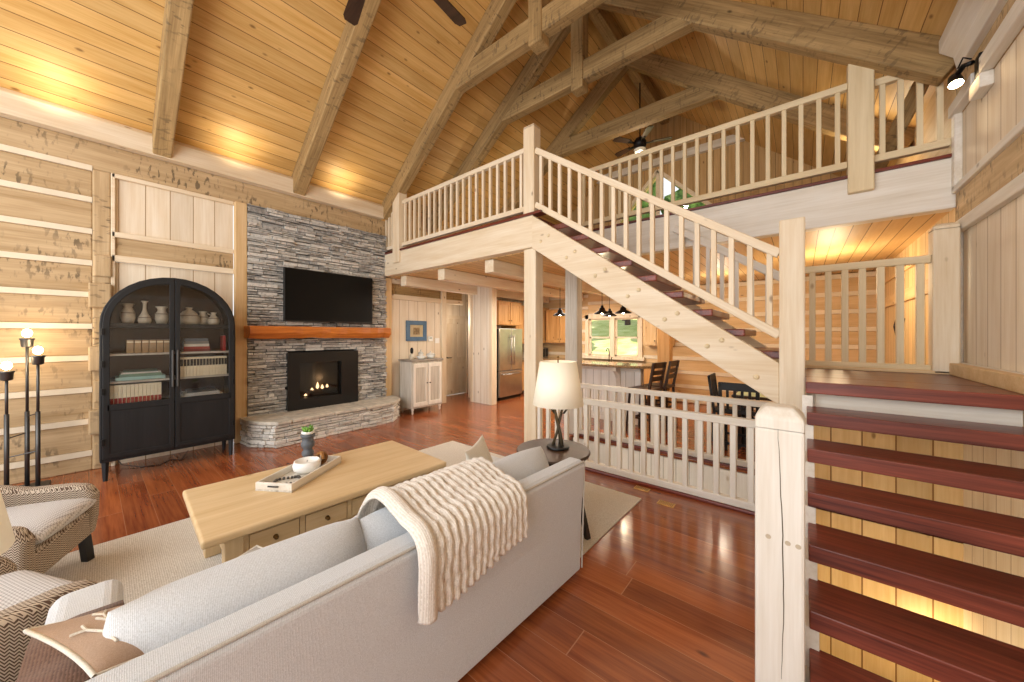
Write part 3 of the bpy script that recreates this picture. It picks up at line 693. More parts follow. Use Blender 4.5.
bm = B(); box(bm, -.36, -.34, -.5, .5, .33, 1.3); box(bm, -.36, -.06, -.5, -.42, .33, 1.3); box(bm, -.36, -.06, .36, .44, .33, 1.3); box(bm, -.36, -.06, -.5, .5, .46, .52); box(bm, -.36, -.06, -.5, .5, 1.16, 1.2); obj('firebox_lining', bm, plain('firebox_brick', '#3b3936', .9, var=.15), fp)
bm = B()
for p, q, r in (((-.2, -.3, .58), (-.16, .12, .62), .05), ((-.12, -.2, .62), (-.24, .22, .60), .045), ((-.18, -.1, .68), (-.10, .26, .64), .04), ((-.25, -.32, .60), (-.2, -.05, .70), .035)): tube(bm, [p, q], r, 8)
obj('gas_log', bm, plain('burnt_log', '#4b4037', .9, var=.25, scale=18), fp)
bm = B()
for y, h, z in ((-.06, .12, .66), (.10, .07, .66), (-.15, .05, .64), (.02, .08, .65), (-.25, .04, .56)):
    lathe(bm, [(.006, z), (.028, z + h * .25), (.018, z + h * .6), (.002, z + h)], (-.12, y, 0), 8)
obj('flame', bm, M['flame'], fp, smooth=True)
lamp('fire_glow', 'POINT', (-6.5, 2.58, .85), 3, (1, .6, .3), .05)
bm = B(); box(bm, -.02, -.015, -.40, .27, .55, 1.14); obj('firebox_glass', bm, M['smoke'], fp)

tv = thing('television', 'large black flat screen television mounted on the stone chimney', 'television', (-6.30, 2.70, 1.82))
bm = B(); box(bm, -.05, 0, -.74, .74, 0, .86); obj('bezel', bm, M['black'], tv, bevel=.006)
bm = B(); box(bm, .0005, .003, -.725, .725, .022, .845); obj('screen', bm, M['screen'], tv)
bm = B(); box(bm, -.12, -.05, -.2, .2, .2, .6); obj('wall_mount', bm, M['iron'], tv)
bm = B(); box(bm, -.012, .004, -.04, .04, -.015, .0); obj('sensor', bm, M['black'], tv)

# ------------------------------------------------------------------ arched display cabinet and its contents
CX0, CY0 = -6.08, .655
cab = thing('arched_cabinet', 'black arched display cabinet with two glass doors against the left wall', 'cabinet', (CX0, CY0, 0))
cab.scale = (1, 1.03, 1)
def arch(hw, spring, rz, zb, n=18):
    return [(-hw, zb)] + [(-hw * math.cos(PI * i / n), spring + rz * math.sin(PI * i / n)) for i in range(n + 1)] + [(hw, zb)]
ao = arch(.57, 1.72, .57, .23); ai = arch(.535, 1.72, .535, .23)
bm = B(); strip(bm, ao, ai, 'x', -.2, .25); box(bm, -.2, .25, -.57, .57, .21, .25); obj('carcass', bm, W('black', 'z'), cab, bevel=.006)
bm = B(); prism(bm, ai, 'x', -.2, -.185); obj('back_panel', bm, W('dark', 'z'), cab)
for z, zt in ((.80, .03), (1.08, .022), (1.39, .022), (1.735, .05)):
    bm = B(); box(bm, -.185, .20, -.535, .535, z - zt, z); obj('shelf', bm, W('black' if z in (.8, 1.735) else 'gray', 'y'), cab)
for y in (-.53, .53):
    for x in (-.16, .21):
        bm = B(); lathe(bm, [(.018, 0), (.028, .22)], (x, y, 0), 4); obj('leg', bm, W('black', 'z'), cab)
def half(hw, spring, rz, zb, s, n=12, edge=.004):
    p = [(s * edge, zb), (s * hw, zb)] + [(s * hw * math.cos(PI / 2 * i / n), spring + rz * math.sin(PI / 2 * i / n)) for i in range(n + 1)]
    p[-1] = (s * edge, spring + rz); return p
for s in (-1, 1):
    o_ = half(.55, 1.72, .55, .25, s); i_ = half(.50, 1.72, .49, .30, s, edge=.045)
    i_[-1] = (s * .045, 1.72 + .485)
    bm = B(); strip(bm, o_ + [o_[0]], i_ + [i_[0]], 'x', .25, .275); box(bm, .25, .275, min(s * .04, s * .52), max(s * .04, s * .52), .77, .84)
    dr = obj('door', bm, W('black', 'z'), cab, bevel=.004)
    bm = B(); y0, y1 = sorted((s * .04, s * .51)); box(bm, .255, .266, y0, y1, .29, .78); obj('door_panel', bm, W('black', 'z'), dr)
    bm = B(); g = half(.505, 1.72, .495, .83, s, edge=.04); prism(bm, g, 'x', .258, .262); obj('door_glass', bm, M['glass'], dr)
    bm = B(); box(bm, .275, .30, min(s * .012, s * .03), max(s * .012, s * .03), .98, 1.42); obj('handle', bm, M['iron_gray'], dr, bevel=.005)
    for z in (.4, .95, 1.25, 1.6):
        bm = B(); box(bm, .265, .29, min(s * .535, s * .56), max(s * .535, s * .56), z, z + .07); obj('hinge', bm, M['iron'], dr, bevel=.004)
def vase(y, prof, lab, sp='pale', z=1.737, extra=None):
    t = thing('vase', lab, 'vase', (CX0 + .02, CY0 + y, z))
    bm = B(); lathe(bm, prof, n=20); obj('body', bm, M['ceramic'], t, smooth=True)
    r = prof[-1][0]; bm = B(); lathe(bm, [(r + .003, prof[-1][1] - .006), (r + .006, prof[-1][1]), (r + .002, prof[-1][1] + .006), (r * .7, prof[-1][1] + .002)], n=20); obj('rim', bm, M['ceramic'], t, smooth=True)
    bm = B(); zz = prof[2][1] if len(prof) > 3 else .08; rr_ = prof[2][0]; lathe(bm, [(rr_ + .001, zz - .006), (rr_ + .003, zz), (rr_ + .001, zz + .006)], n=20, caps=False); obj('glaze_band', bm, plain('glaze', '#8d7c66', .5), t)
    return t
vase(-.37, [(.045, 0), (.06, .06), (.06, .12), (.04, .17), (.034, .19), (.05, .225)], 'cream stoneware vase with flared lip, leftmost on the top cabinet shelf')
vase(-.235, [(.05, 0), (.058, .03), (.055, .07), (.03, .12), (.017, .17), (.016, .24), (.026, .265)], 'slender long-necked stoneware bottle on the top cabinet shelf')
vase(-.09, [(.045, 0), (.06, .06), (.058, .12), (.038, .155), (.036, .175), (.05, .205)], 'cream stoneware vase with wide lip just left of the cabinet centre post')
vase(.16, [(.09, 0), (.105, .05), (.1, .11), (.06, .165), (.028, .185), (.026, .2), (.03, .21)], 'broad stoneware jug with banded body, just right of the cabinet centre post')
j = vase(.31, [(.05, 0), (.062, .05), (.06, .1), (.035, .135), (.033, .15), (.04, .17)], 'small brown-tinged handled jug behind the rightmost vase in the cabinet')
j.location.x -= .09
bm = B(); tube(bm, [(.0, .04, .15), (0, .085, .13), (0, .09, .08), (0, .06, .05)], .008, 8); obj('handle', bm, M['ceramic'], j, smooth=True)
vase(.395, [(.05, 0), (.064, .04), (.06, .08), (.03, .115), (.022, .13), (.028, .155)], 'small round stoneware vase, rightmost on the top cabinet shelf').location.x += .05
def book_upright(lab, y, z, w, h, d, cover, group, band=None, bandz=(0, .3)):
    t = thing('book', lab, 'book', (CX0 + .18 - d / 2, CY0 + y, z + .0015), 0, group)
    bm = B(); box(bm, -d / 2, d / 2, -w / 2, w / 2, 0, h); obj('cover', bm, cover, t, bevel=.003)
    bm = B(); box(bm, -d / 2 + .004, d / 2 - .006, -w / 2 + .003, w / 2 - .003, h, h + .0012); obj('page_block', bm, M['white'], t)
    if band:
        bm = B(); box(bm, d / 2, d / 2 + .001, -w / 2 + .002, w / 2 - .002, h * bandz[0], h * bandz[1]); obj('spine_band', bm, band, t)
    return t
cream = plain('book_cream', '#f0e5c6', .6); redb = plain('book_red', '#a32722', .6); blackb = plain('book_black', '#2a2623', .6); tan = plain('book_tan', '#a98a63', .6, var=.15)
b0 = book_upright('first cream book with red foot from the left end of the bottom cabinet shelf', -.50, .80, .03, .235, .16, cream, 'cream and red volumes on the bottom shelf', redb, (0, .38))
for i in range(1, 13): dup(b0, (b0.location.x, CY0 - .50 + .0315 * i, b0.location.z), label='%s cream book with red foot from the left end of the bottom cabinet shelf' % ORD[i])
b0 = book_upright('first black-banded cream book from the centre post on the right middle cabinet shelf', .07, 1.08, .029, .24, .16, cream, 'black and cream volumes on the right middle shelf', blackb, (.55, .9))
for i in range(1, 15): dup(b0, (b0.location.x, CY0 + .07 + .0305 * i, b0.location.z), label='%s black-banded cream book from the centre post on the right middle cabinet shelf' % ORD[i])
b0 = book_upright('first faded tan book from the left on the left upper cabinet shelf', -.36, 1.39, .055, .15, .13, tan, 'tan volumes on the left upper shelf', cream, (.8, .9))
for i in range(1, 6): dup(b0, (b0.location.x, CY0 - .36 + .06 * i, b0.location.z), label='%s faded tan book from the left on the left upper cabinet shelf' % ORD[i])
book_upright('single tall red book at the right end of the right upper cabinet shelf', .485, 1.39, .03, .2, .15, redb, 'single books')
def book_stack(y, z, items, group):
    for (lab, w, h, d, c) in items:
        t = thing('book', lab, 'book', (CX0 + .04, CY0 + y, z + .0015), random.uniform(-.04, .04), group); cm = plain('cover_' + c[1:], c, .55)
        bm = B(); box(bm, -d / 2, d / 2, -w / 2, w / 2, 0, .004); box(bm, -d / 2, d / 2, -w / 2, w / 2, h - .004, h); box(bm, d / 2 - .004, d / 2, -w / 2, w / 2, 0, h); obj('cover', bm, cm, t)
        bm = B(); box(bm, -d / 2 + .006, d / 2 - .004, -w / 2 + .006, w / 2 - .006, .004, h - .004); obj('page_block', bm, M['white'], t)
        z += h + .001
book_stack(-.27, 1.08, [('wide pale aqua book lying lowest in the left middle cabinet stack', .40, .04, .26, '#a9cfc6'), ('sage green book lying second in the left middle cabinet stack', .34, .03, .24, '#7f9e86'), ('white book lying on the sage one in the left middle cabinet stack', .32, .018, .23, '#e6e6de'), ('dark green book on top of the left middle cabinet stack', .28, .018, .22, '#3d5a4c')], 'books lying on the left middle shelf')
book_stack(.22, 1.39, [('dark red book lowest in the right upper cabinet stack', .26, .03, .2, '#7d2a22'), ('red book lying second in the right upper cabinet stack', .25, .03, .2, '#a94238'), ('white book in the middle of the right upper cabinet stack', .24, .035, .2, '#e4ded0'), ('grey book near the top of the right upper cabinet stack', .23, .03, .19, '#8b8a86'), ('blue-grey book on top of the right upper cabinet stack', .22, .035, .19, '#6e7780')], 'books lying on the right upper shelf')
book_stack(.27, .80, [('wide white book lowest in the right bottom cabinet stack', .40, .04, .28, '#efede6'), ('pale grey book in the middle of the right bottom cabinet stack', .34, .03, .26, '#cfcfca'), ('white book with dark spine on top of the right bottom cabinet stack', .28, .025, .24, '#4a4a4a')], 'books lying on the right bottom shelf')

# ------------------------------------------------------------------ three-bulb floor lamp
fl = thing('floor_lamp', 'black iron floor lamp with three upright poles and bare bulbs', 'lamp', (-6.2, -.43, 0))
bm = B(); box(bm, -.13, .13, -.16, .16, 0, .02); obj('base', bm, M['iron_gray'], fl, bevel=.005)
for k, (y, x, zt) in enumerate(((-.105, .02, 1.15), (.012, -.05, 1.48), (.085, .05, 1.30))):
    bm = B(); tube(bm, [(x, y, .02), (x, y, .8)], .017, 10); tube(bm, [(x, y, .8), (x, y, zt)], .011, 10); p = obj('pole', bm, M['iron_gray'], fl, smooth=True)
    bm = B(); lathe(bm, [(.028, zt - .01), (.04, zt), (.043, zt + .065), (.052, zt + .075), (.05, zt + .085), (.02, zt + .085)], (x, y, 0), 16); obj('socket_cup', bm, M['iron_gray'], p, smooth=True)
    bm = B(); ball(bm, (x, y, zt + .14), .034, 1, 1, 1.25, 12, 8); obj('bulb', bm, M['bulb'], p, smooth=True)
    lamp('bulb_light', 'POINT', (-6.2 + x + .0, -.43 + y, zt + .15), 3.5, WARM, .04)
for z, a, b in ((.55, (.02, -.105), (-.05, .012)), (.36, (.02, -.105), (.05, .085)), (.75, (-.05, .012), (.05, .085))):
    bm = B(); tube(bm, [(a[0], a[1], z), (b[0], b[1], z + .03)], .006, 6); obj('cross_rod', bm, M['iron_gray'], fl)

# ------------------------------------------------------------------ buffet and what stands on it
bu = thing('buffet_cabinet', 'distressed white two-door cabinet standing right of the fireplace', 'cabinet', (-6.17, 4.46, 0))
bm = B(); box(bm, -.22, .20, -.38, .38, .12, 1.06); obj('body', bm, W('gray', 'z'), bu, bevel=.006)
bm = B(); box(bm, -.24, .23, -.40, .40, 1.06, 1.10); obj('top', bm, plain('buffet_top', '#8b8377', .5, var=.15), bu, bevel=.006)
for s in (-1, 1):
    y0, y1 = sorted((s * .01, s * .35)); bm = B()
    box(bm, .20, .225, y0, y1, .16, .24); box(bm, .20, .225, y0, y1, .94, 1.02); box(bm, .20, .225, y0, y0 + .055, .24, .94); box(bm, .20, .225, y1 - .055, y1, .24, .94)
    dd = obj('door', bm, W('white', 'z'), bu, bevel=.003)
    bm = B(); box(bm, .20, .211, y0 + .055, y1 - .055, .24, .94); obj('door_panel', bm, wood('buffet_panel', '#c8bfb0', '#a1988a', 'z', kn=0, streak=.7), dd)
    bm = B(); lathe(bm, [(.006, 0), (.006, .02), (.014, .025), (.012, .035)], (0, 0, 0), 10); obj('knob', bm, M['iron'], dd, mat=Matrix.Translation((.225, s * .035, .62)) @ Matrix.Rotation(PI / 2, 4, 'Y'))
    for x in (-.18, .17):
        bm = B(); lathe(bm, [(.012, 0), (.022, .03), (.016, .06), (.028, .09), (.028, .12)], (x, s * .34, 0), 12); obj('foot', bm, W('white', 'z'), bu, smooth=True)
t = thing('bottle', 'small dark-topped bottle at the left end of the white cabinet top', 'bottle', (-6.17, 4.22, 1.10))
bm = B(); lathe(bm, [(.045, 0), (.045, .09), (.02, .12)], n=16); obj('body', bm, M['ceramic'], t, smooth=True)
bm = B(); lathe(bm, [(.022, .12), (.03, .14), (.035, .2), (.02, .24)], n=16); obj('stopper', bm, M['iron'], t, smooth=True)
def bowl(lab, x, y, r, h, lid):
    t = thing('glass_dish', lab, 'dish', (x, y, 1.10)); bm = B(); lathe(bm, [(r * .5, 0), (r * .6, .006), (r, h), (r * .94, h), (r * .55, .012), (.002, .012)], n=20); obj('bowl', bm, plain('milk_glass', '#dcdad2', .15), t, smooth=True)
    if lid:
        bm = B(); lathe(bm, [(r, h), (r * .8, h + .03), (r * .25, h + .05), (.012, h + .06), (.018, h + .085), (.004, h + .09)], n=20); obj('lid', bm, plain('pale_glass', '#c9c6bd', .2), t, smooth=True)
bowl('low white dish in the middle of the white cabinet top', -6.1, 4.40, .10, .06, False)
bowl('white lidded dish at the right end of the white cabinet top', -6.15, 4.68, .10, .07, True)
bowl('small lidded jar behind the low dish on the white cabinet top', -6.28, 4.52, .06, .1, True)
pf = thing('picture_frame', 'small square print in a blue frame above the white cabinet', 'picture', (WL + .002, 4.555, 1.47))
bm = B(); 
for a in ((-.26, .26, 0, .09), (-.26, .26, .35, .44), (-.26, -.17, .09, .35), (.17, .26, .09, .35)): box(bm, 0, .035, *a)
obj('frame', bm, plain('blue_frame', '#4a6a86', .5, var=.1), pf, bevel=.006)
bm = B(); box(bm, .005, .012, -.17, .17, .09, .35); obj('mat_board', bm, plain('mat_tan', '#c3b08a', .8), pf)
bm = B(); box(bm, .012, .014, -.08, .08, .14, .29); obj('print', bm, plain('print_brown', '#8c7350', .8, var=.3, scale=30), pf)
t = thing('thermostat', 'white thermostat on the pale wall right of the blue frame', 'thermostat', (WL + .002, 4.93, 1.46)); bm = B(); box(bm, 0, .025, -.06, .06, 0, .11); obj('body', bm, M['white'], t, bevel=.006); bm = B(); box(bm, .025, .027, -.035, .035, .05, .09); obj('display', bm, plain('lcd', '#b7bdb0', .3), t)
t = thing('light_switch', 'white switch plate on the pale wall beside the narrow post', 'switch', (WL + .002, 5.13, 1.41)); bm = B(); box(bm, 0, .008, -.06, .06, 0, .12); obj('plate', bm, M['white'], t, bevel=.003)
for y in (-.03, .03): bm = B(); box(bm, .008, .016, y - .012, y + .012, .035, .085); obj('rocker', bm, M['white'], t)

# ------------------------------------------------------------------ kitchen
fr = thing('refrigerator', 'stainless steel french door refrigerator at the kitchen entrance', 'refrigerator', (-5.66, 6.76, 0))
bm = B(); box(bm, -.68, -.02, -.45, .45, .03, 1.76); obj('body', bm, M['iron'], fr)
for s in (-1, 1):
    y0, y1 = sorted((s * .004, s * .45)); bm = B(); box(bm, -.02, .04, y0, y1, .72, 1.76); dd = obj('door', bm, M['steel'], fr, bevel=.01)
    bm = B(); tube(bm, [(.09, s * .05, .85), (.09, s * .05, 1.6)], .014, 8); tube(bm, [(.03, s * .05, .9), (.09, s * .05, .9)], .01, 6); tube(bm, [(.03, s * .05, 1.55), (.09, s * .05, 1.55)], .01, 6); obj('handle', bm, M['steel'], dd, smooth=True)
bm = B(); box(bm, -.02, .04, -.45, .45, .08, .71); dd = obj('drawer', bm, M['steel'], fr, bevel=.01)
bm = B(); tube(bm, [(.09, -.36, .63), (.09, .36, .63)], .014, 8); tube(bm, [(.03, -.3, .63), (.09, -.3, .63)], .01, 6); tube(bm, [(.03, .3, .63), (.09, .3, .63)], .01, 6); obj('handle', bm, M['steel'], dd, smooth=True)
bm = B(); box(bm, -.6, .0, -.42, .42, 0, .08); obj('toe_grille', bm, M['iron'], fr)
def cabinet(lab, x0, x1, y0, y1, z0, z1, n, front='+x', kind='honey', toe=False):
    t = thing('kitchen_cabinet', lab, 'cabinet', ((x0 + x1) / 2, (y0 + y1) / 2, z0)); hx, hy, h = (x1 - x0) / 2, (y1 - y0) / 2, z1 - z0
    bm = B(); box(bm, -hx, hx, -hy, hy, 0, h); obj('body', bm, W(kind, 'z'), t, bevel=.004)
    for i in range(n):
        bm = B(); w = (2 * (hy if front == '+x' else hx)) / n
        a = -(hy if front == '+x' else hx) + w * i + .012; b = a + w - .024
        def fb(bm, d0, d1, p, q, r, s): 
            if front == '+x': box(bm, hx + d0, hx + d1, p, q, r, s)
            else: box(bm, p, q, -hy - d1, -hy - d0, r, s)
        for q in ((a, b, .02, .09), (a, b, h - .09, h - .02), (a, a + .06, .09, h - .09), (b - .06, b, .09, h - .09)): fb(bm, 0, .022, *q)
        dd = obj('door', bm, W(kind, 'z'), t, bevel=.003); bm = B(); fb(bm, 0, .01, a + .06, b - .06, .09, h - .09); obj('door_panel', bm, W(kind, 'z'), dd)
        bm = B(); ball(bm, (hx + .03, (b - .03) if i % 2 == 0 else (a + .03), .12) if front == '+x' else ((b - .03) if i % 2 == 0 else (a + .03), -hy - .03, .12), .014); obj('knob', bm, M['iron'], dd, smooth=True)
    return t
cabinet('honey wood cabinet with two doors above the refrigerator', -6.445, -5.68, 6.31, 7.21, 1.84, 2.44, 2)
cabinet('honey wood wall cabinets over the microwave left of the kitchen window', -6.445, -5.95, 7.3, 8.95, 1.36, 2.42, 4)
cabinet('honey wood base cabinets under the microwave', -6.4, -5.85, 7.25, 8.95, .08, .88, 4)
cabinet('honey wood wall cabinet on the window wall left of the sashes', -5.85, -4.9, 8.65, 8.975, 1.36, 2.35, 2, '-y')
cabinet('tan wall cabinet on the window wall right of the sashes', -3.0, -2.35, 8.65, 8.975, 1.34, 2.3, 2, '-y', 'gold')
cabinet('long honey wood base cabinets under the kitchen window', -5.8, -2.4, 8.4, 8.95, .08, .88, 6, '-y')
bm = B(); box(bm, -6.42, -5.82, 7.24, 8.95, .88, .92); box(bm, -5.82, -2.38, 8.36, 8.95, .88, .92); tag(obj('countertop', bm, M['granite'], bevel=.006), 'dark granite worktop along the kitchen walls under the window', 'countertop')
mw = thing('microwave', 'small steel microwave on the worktop under the honey wall cabinets', 'microwave', (-6.08, 8.55, .92))
bm = B(); box(bm, -.18, .18, -.27, .27, .01, .30); obj('body', bm, M['steel'], mw, bevel=.008)
bm = B(); box(bm, .18, .19, -.25, .10, .03, .28); obj('door_window', bm, M['black'], mw); bm = B(); box(bm, .18, .188, .13, .25, .03, .28); obj('control_panel', bm, M['black'], mw)
fa = thing('faucet', 'dark gooseneck faucet in front of the kitchen window', 'faucet', (-3.9, 8.7, .92)); bm = B(); tube(bm, [(0, 0, 0), (0, 0, .25), (0, -.04, .32), (0, -.12, .33), (0, -.17, .26)], .012, 8); obj('spout', bm, M['iron'], fa, smooth=True); bm = B(); tube(bm, [(.06, 0, 0), (.06, 0, .06), (.1, -.02, .1)], .01, 8); obj('lever', bm, M['iron'], fa)
# raised bar
ba = thing('breakfast_bar', 'white panelled breakfast bar with granite top and curved brackets', 'bar', (-2.95, 6.3, 0))
bm = B(); box(bm, -1.0, .75, -.08, .08, 0, 1.02); obj('front_panel', bm, M['panel_white'], ba)
bm = B(); box(bm, -1.0, .75, -.095, -.07, 0, .14); box(bm, -1.0, .75, -.095, -.07, .94, 1.02); obj('panel_trim', bm, W('white', 'x'), ba)
pts = [(-1.08, -.34), (.55, -.34)] + [(.55 + .42 * math.sin(PI / 2 * i / 6), -.34 + .3 * (1 - math.cos(PI / 2 * i / 6))) for i in range(1, 7)] + [(.97, .35), (.6, .3), (-1.08, .16)]
bm = B(); prism(bm, pts, 'z', 1.02, 1.065); obj('granite_top', bm, M['granite'], ba, bevel=.01)
for x in (-.55, .35):
    bm = B(); prof = [(-.08, 1.02), (-.30, 1.02), (-.30, .95)] + [(-.30 + .2 * math.sin(PI / 2 * i / 6), .95 - .3 * (1 - math.cos(PI / 2 * i / 6))) for i in range(1, 7)] + [(-.08, .62)]
    prism(bm, prof, 'x', x - .04, x + .04); obj('bracket', bm, W('white', 'z'), ba)
def stool(lab, x, y, rz):
    t = thing('bar_stool', lab, 'stool', (x, y, 0), rz, 'bar stools')
    bm = B(); box(bm, -.2, .2, -.2, .2, .69, .735); obj('seat', bm, W('dark', 'y'), t, bevel=.015)
    for sx in (-1, 1):
        bm = B(); bar(bm, (sx * .2, .22, 0), (sx * .165, .165, .70), .038, .038); obj('leg', bm, W('dark', 'z'), t)
        bm = B(); bar(bm, (sx * .19, -.22, 0), (sx * .175, -.17, .70), .04, .04); bar(bm, (sx * .175, -.17, .70), (sx * .175, -.26, 1.16), .045, .032); obj('leg', bm, W('dark', 'z'), t)
    bm = B()
    for z in (.2, .36): box(bm, -.19, .19, .19, .215, z, z + .03); box(bm, -.19, .19, -.21, -.185, z, z + .03); box(bm, -.195, -.17, -.2, .2, z + .04, z + .07); box(bm, .17, .195, -.2, .2, z + .04, z + .07)
    obj('footrest', bm, W('dark', 'x'), t)
    for z, y in ((.86, -.202), (.96, -.222), (1.07, -.243)):
        bm = B(); box(bm, -.16, .16, y - .011, y + .011, z, z + (.07 if z < 1 else .09)); obj('back_slat', bm, W('dark', 'x'), t)
    return t
stool('dark wooden bar stool pulled up at the end of the breakfast bar, nearer one', -2.0, 5.85, PI / 2 - .2)
stool('dark wooden bar stool at the breakfast bar, farther one in front of the honey post', -1.93, 6.38, PI / 2 - .1)
def pendant(lab, x, y, z, zt=2.77):
    t = thing('pendant_lamp', lab, 'lamp', (x, y, z), 0, 'pendant lamps in the kitchen')
    bm = B(); tube(bm, [(0, 0, .15), (0, 0, zt - z)], .005, 6); lathe(bm, [(.05, zt - z - .02), (.05, zt - z)], n=12); obj('cord', bm, M['iron'], t)
    bm = B(); lathe(bm, [(.15, 0), (.145, .012), (.09, .05), (.06, .06), (.05, .11), (.028, .12), (.025, .16)], n=20, caps=False); obj('lamp_shade', bm, M['iron'], t, smooth=True)
    bm = B(); ball(bm, (0, 0, .03), .032); obj('bulb', bm, M['bulb'], t, smooth=True)
    lamp('pendant_light', 'POINT', (x, y, z - .03), 14, WARM, .05)
for lab, x, y in (('dark barn-style pendant lamp seen just right of the pale loft corner post', -3.85, 6.2), ('dark barn-style pendant lamp above the bar by the left window sash', -2.92, 6.2), ('small farther pendant lamp between the two larger ones before the window', -3.15, 7.05), ('dark barn-style pendant lamp above the bar by the right window sash', -2.55, 6.3)): pendant(lab, x, y, 2.0)

# ------------------------------------------------------------------ dining corner
dt = thing('dining_table', 'dark dining table with pale green reflection painted on top beyond the stairwell', 'table', (-.15, 6.2, 0))
bm = B(); box(bm, -.62, .7, -.42, .42, .72, .755); obj('tabletop', bm, W('dark', 'x'), dt, bevel=.01)
bm = B(); box(bm, -.58, .66, -.38, .38, .755, .759); obj('table_reflection', bm, plain('reflection_green', '#bcd0b0', .35), dt)  # green reflection on the tabletop, painted as a thin layer
for sx in (-.55, .63):
    for sy in (-.35, .35): bm = B(); box(bm, sx - .04, sx + .04, sy - .04, sy + .04, 0, .72); obj('leg', bm, W('dark', 'z'), dt)
def dchair(lab, x, y, rz):
    t = thing('dining_chair', lab, 'chair', (x, y, 0), rz, 'black dining chairs')
    bm = B(); box(bm, -.22, .22, -.21, .21, .44, .48); obj('seat', bm, W('black', 'x'), t, bevel=.012)
    for sx in (-1, 1):
        bm = B(); box(bm, sx * .2 - .02, sx * .2 + .02, .16, .2, 0, .44); obj('leg', bm, W('black', 'z'), t)
        bm = B(); bar(bm, (sx * .2, -.2, 0), (sx * .2, -.19, .46), .04, .04); bar(bm, (sx * .2, -.19, .46), (sx * .2, -.26, .98), .04, .035); obj('leg', bm, W('black', 'z'), t)
    for a, b, c, d_ in (((-.22, -.255, .94), (.22, -.255, .94), .03, .1), ((-.2, -.215, .62), (.2, -.215, .62), .025, .05)): bm = B(); bar(bm, a, b, c, d_); obj('back_rail', bm, W('black', 'x'), t, bevel=.006)
    for i in range(4):
        x_ = -.12 + .08 * i; bm = B(); bar(bm, (x_, -.217, .63), (x_, -.25, .92), .03, .015); obj('back_slat', bm, W('black', 'z'), t)
    for a in ((-.2, .2, .17, .19, .22, .25), (-.2, .2, -.205, -.185, .18, .21)): bm = B(); box(bm, *a); obj('stretcher', bm, W('black', 'x'), t)
dchair('black dining chair with its back to the stairwell, at the near side of the table', -.62, 5.48, 0)
dchair('black dining chair at the left end of the dining table', -.83, 6.2, -PI / 2)
dchair('black slatted dining chair on the far side of the dining table', -.45, 6.95, PI)
t = thing('candle_jar', 'small amber glass jar on the dining table', 'jar', (-.3, 6.1, .76)); bm = B(); lathe(bm, [(.035, 0), (.045, .03), (.045, .1), (.04, .11)], n=14); obj('jar', bm, plain('amber', '#b5803a', .2), t, smooth=True); bm = B(); lathe(bm, [(.042, .11), (.042, .125)], n=14); obj('lid', bm, M['brass'], t)
# barn star on the hall wall
bs = B(); c = bs.verts.new((-.07, 0, 0)); P = []
for i in range(10):
    a = PI / 2 + i * PI / 5; r = .33 if i % 2 == 0 else .16; P.append(bs.verts.new((0, r * math.cos(a), r * math.sin(a))))
for i in range(10): bs.faces.new((c, P[i], P[(i + 1) % 10]))
bs.faces.new(P)
t = thing('barn_star', 'dark metal five-pointed star on the honey board wall beyond the landing', 'wall star', (WR - .002, 7.3, 1.72)); obj('star_body', bs, plain('rust_metal', '#3a2f2a', .5, .5), t)
bm = B(); tube(bm, [(-.005, 0, .33), (-.005, 0, .37)], .006, 6); obj('hanger', bm, M['iron'], t)

# ------------------------------------------------------------------ rug, coffee table and its things
bm = B(); rnd = random.Random(2); nx, ny = 28, 38; V = {}
for i in range(nx + 1):
    for j in range(ny + 1): V[i, j] = bm.verts.new((-1.42 + 2.84 * i / nx, -1.95 + 3.9 * j / ny, .012 + rnd.uniform(0, .002)))
for i in range(nx):
    for j in range(ny): bm.faces.new((V[i, j], V[i + 1, j], V[i + 1, j + 1], V[i, j + 1]))
r = bmesh.ops.extrude_face_region(bm, geom=bm.faces[:]); 
for v in [e for e in r['geom'] if isinstance(e, bmesh.types.BMVert)]: v.co.z = .001
tag(obj('area_rug', bm, M['rug'], loc=(-2.66, 1.5, 0), rot=(0, 0, -.02)), 'large pale woven rug under the sofa and coffee table', 'rug')
ct = thing('coffee_table', 'long light oak coffee table with a row of small drawers', 'table', (-2.90, 1.21, .013), -.045)
bm = B(); box(bm, -.47, .47, -.81, .81, .43, .48); obj('tabletop', bm, W('oak', 'y'), ct, bevel=.016, seg=3)
for sx in (-.37, .37):
    for sy in (-.66, .66): bm = B(); box(bm, sx - .045, sx + .045, sy - .045, sy + .045, 0, .43); obj('leg', bm, W('oak', 'z'), ct, bevel=.006)
bm = B(); box(bm, -.39, -.36, -.62, .62, .25, .43); box(bm, -.35, .35, -.68, -.65, .25, .43); box(bm, -.35, .35, .65, .68, .25, .43); box(bm, .34, .395, -.62, .62, .40, .43); box(bm, .34, .395, -.62, .62, .25, .275)
for i in range(5): y = -.62 + 1.21 * i / 4; box(bm, .34, .395, y, y + .03, .25, .43)
obj('apron', bm, W('oak', 'y'), ct)
for i in range(4):
    y0 = -.62 + 1.21 * i / 4 + .034; y1 = -.62 + 1.21 * (i + 1) / 4 - .004
    bm = B(); box(bm, .1, .397, y0, y1, .279, .396); d = obj('drawer', bm, W('oak', 'y'), ct, bevel=.004)
    bm = B(); lathe(bm, [(.014, 0), (.014, .004), (.006, .006), (.006, .016), (.013, .022), (.010, .03)], n=12); obj('knob', bm, M['brass'], d, mat=Matrix.Translation((.397, (y0 + y1) / 2, .335)) @ Matrix.Rotation(PI / 2, 4, 'Y'), smooth=True)
TZ = .495
tr = thing('tray', 'long cream wooden tray lying slantwise on the coffee table', 'tray', (-3.03, 1.07, TZ), math.radians(33))
bm = B(); box(bm, -.14, .14, -.29, .29, 0, .012); obj('tray_floor', bm, W('gray', 'y'), tr)
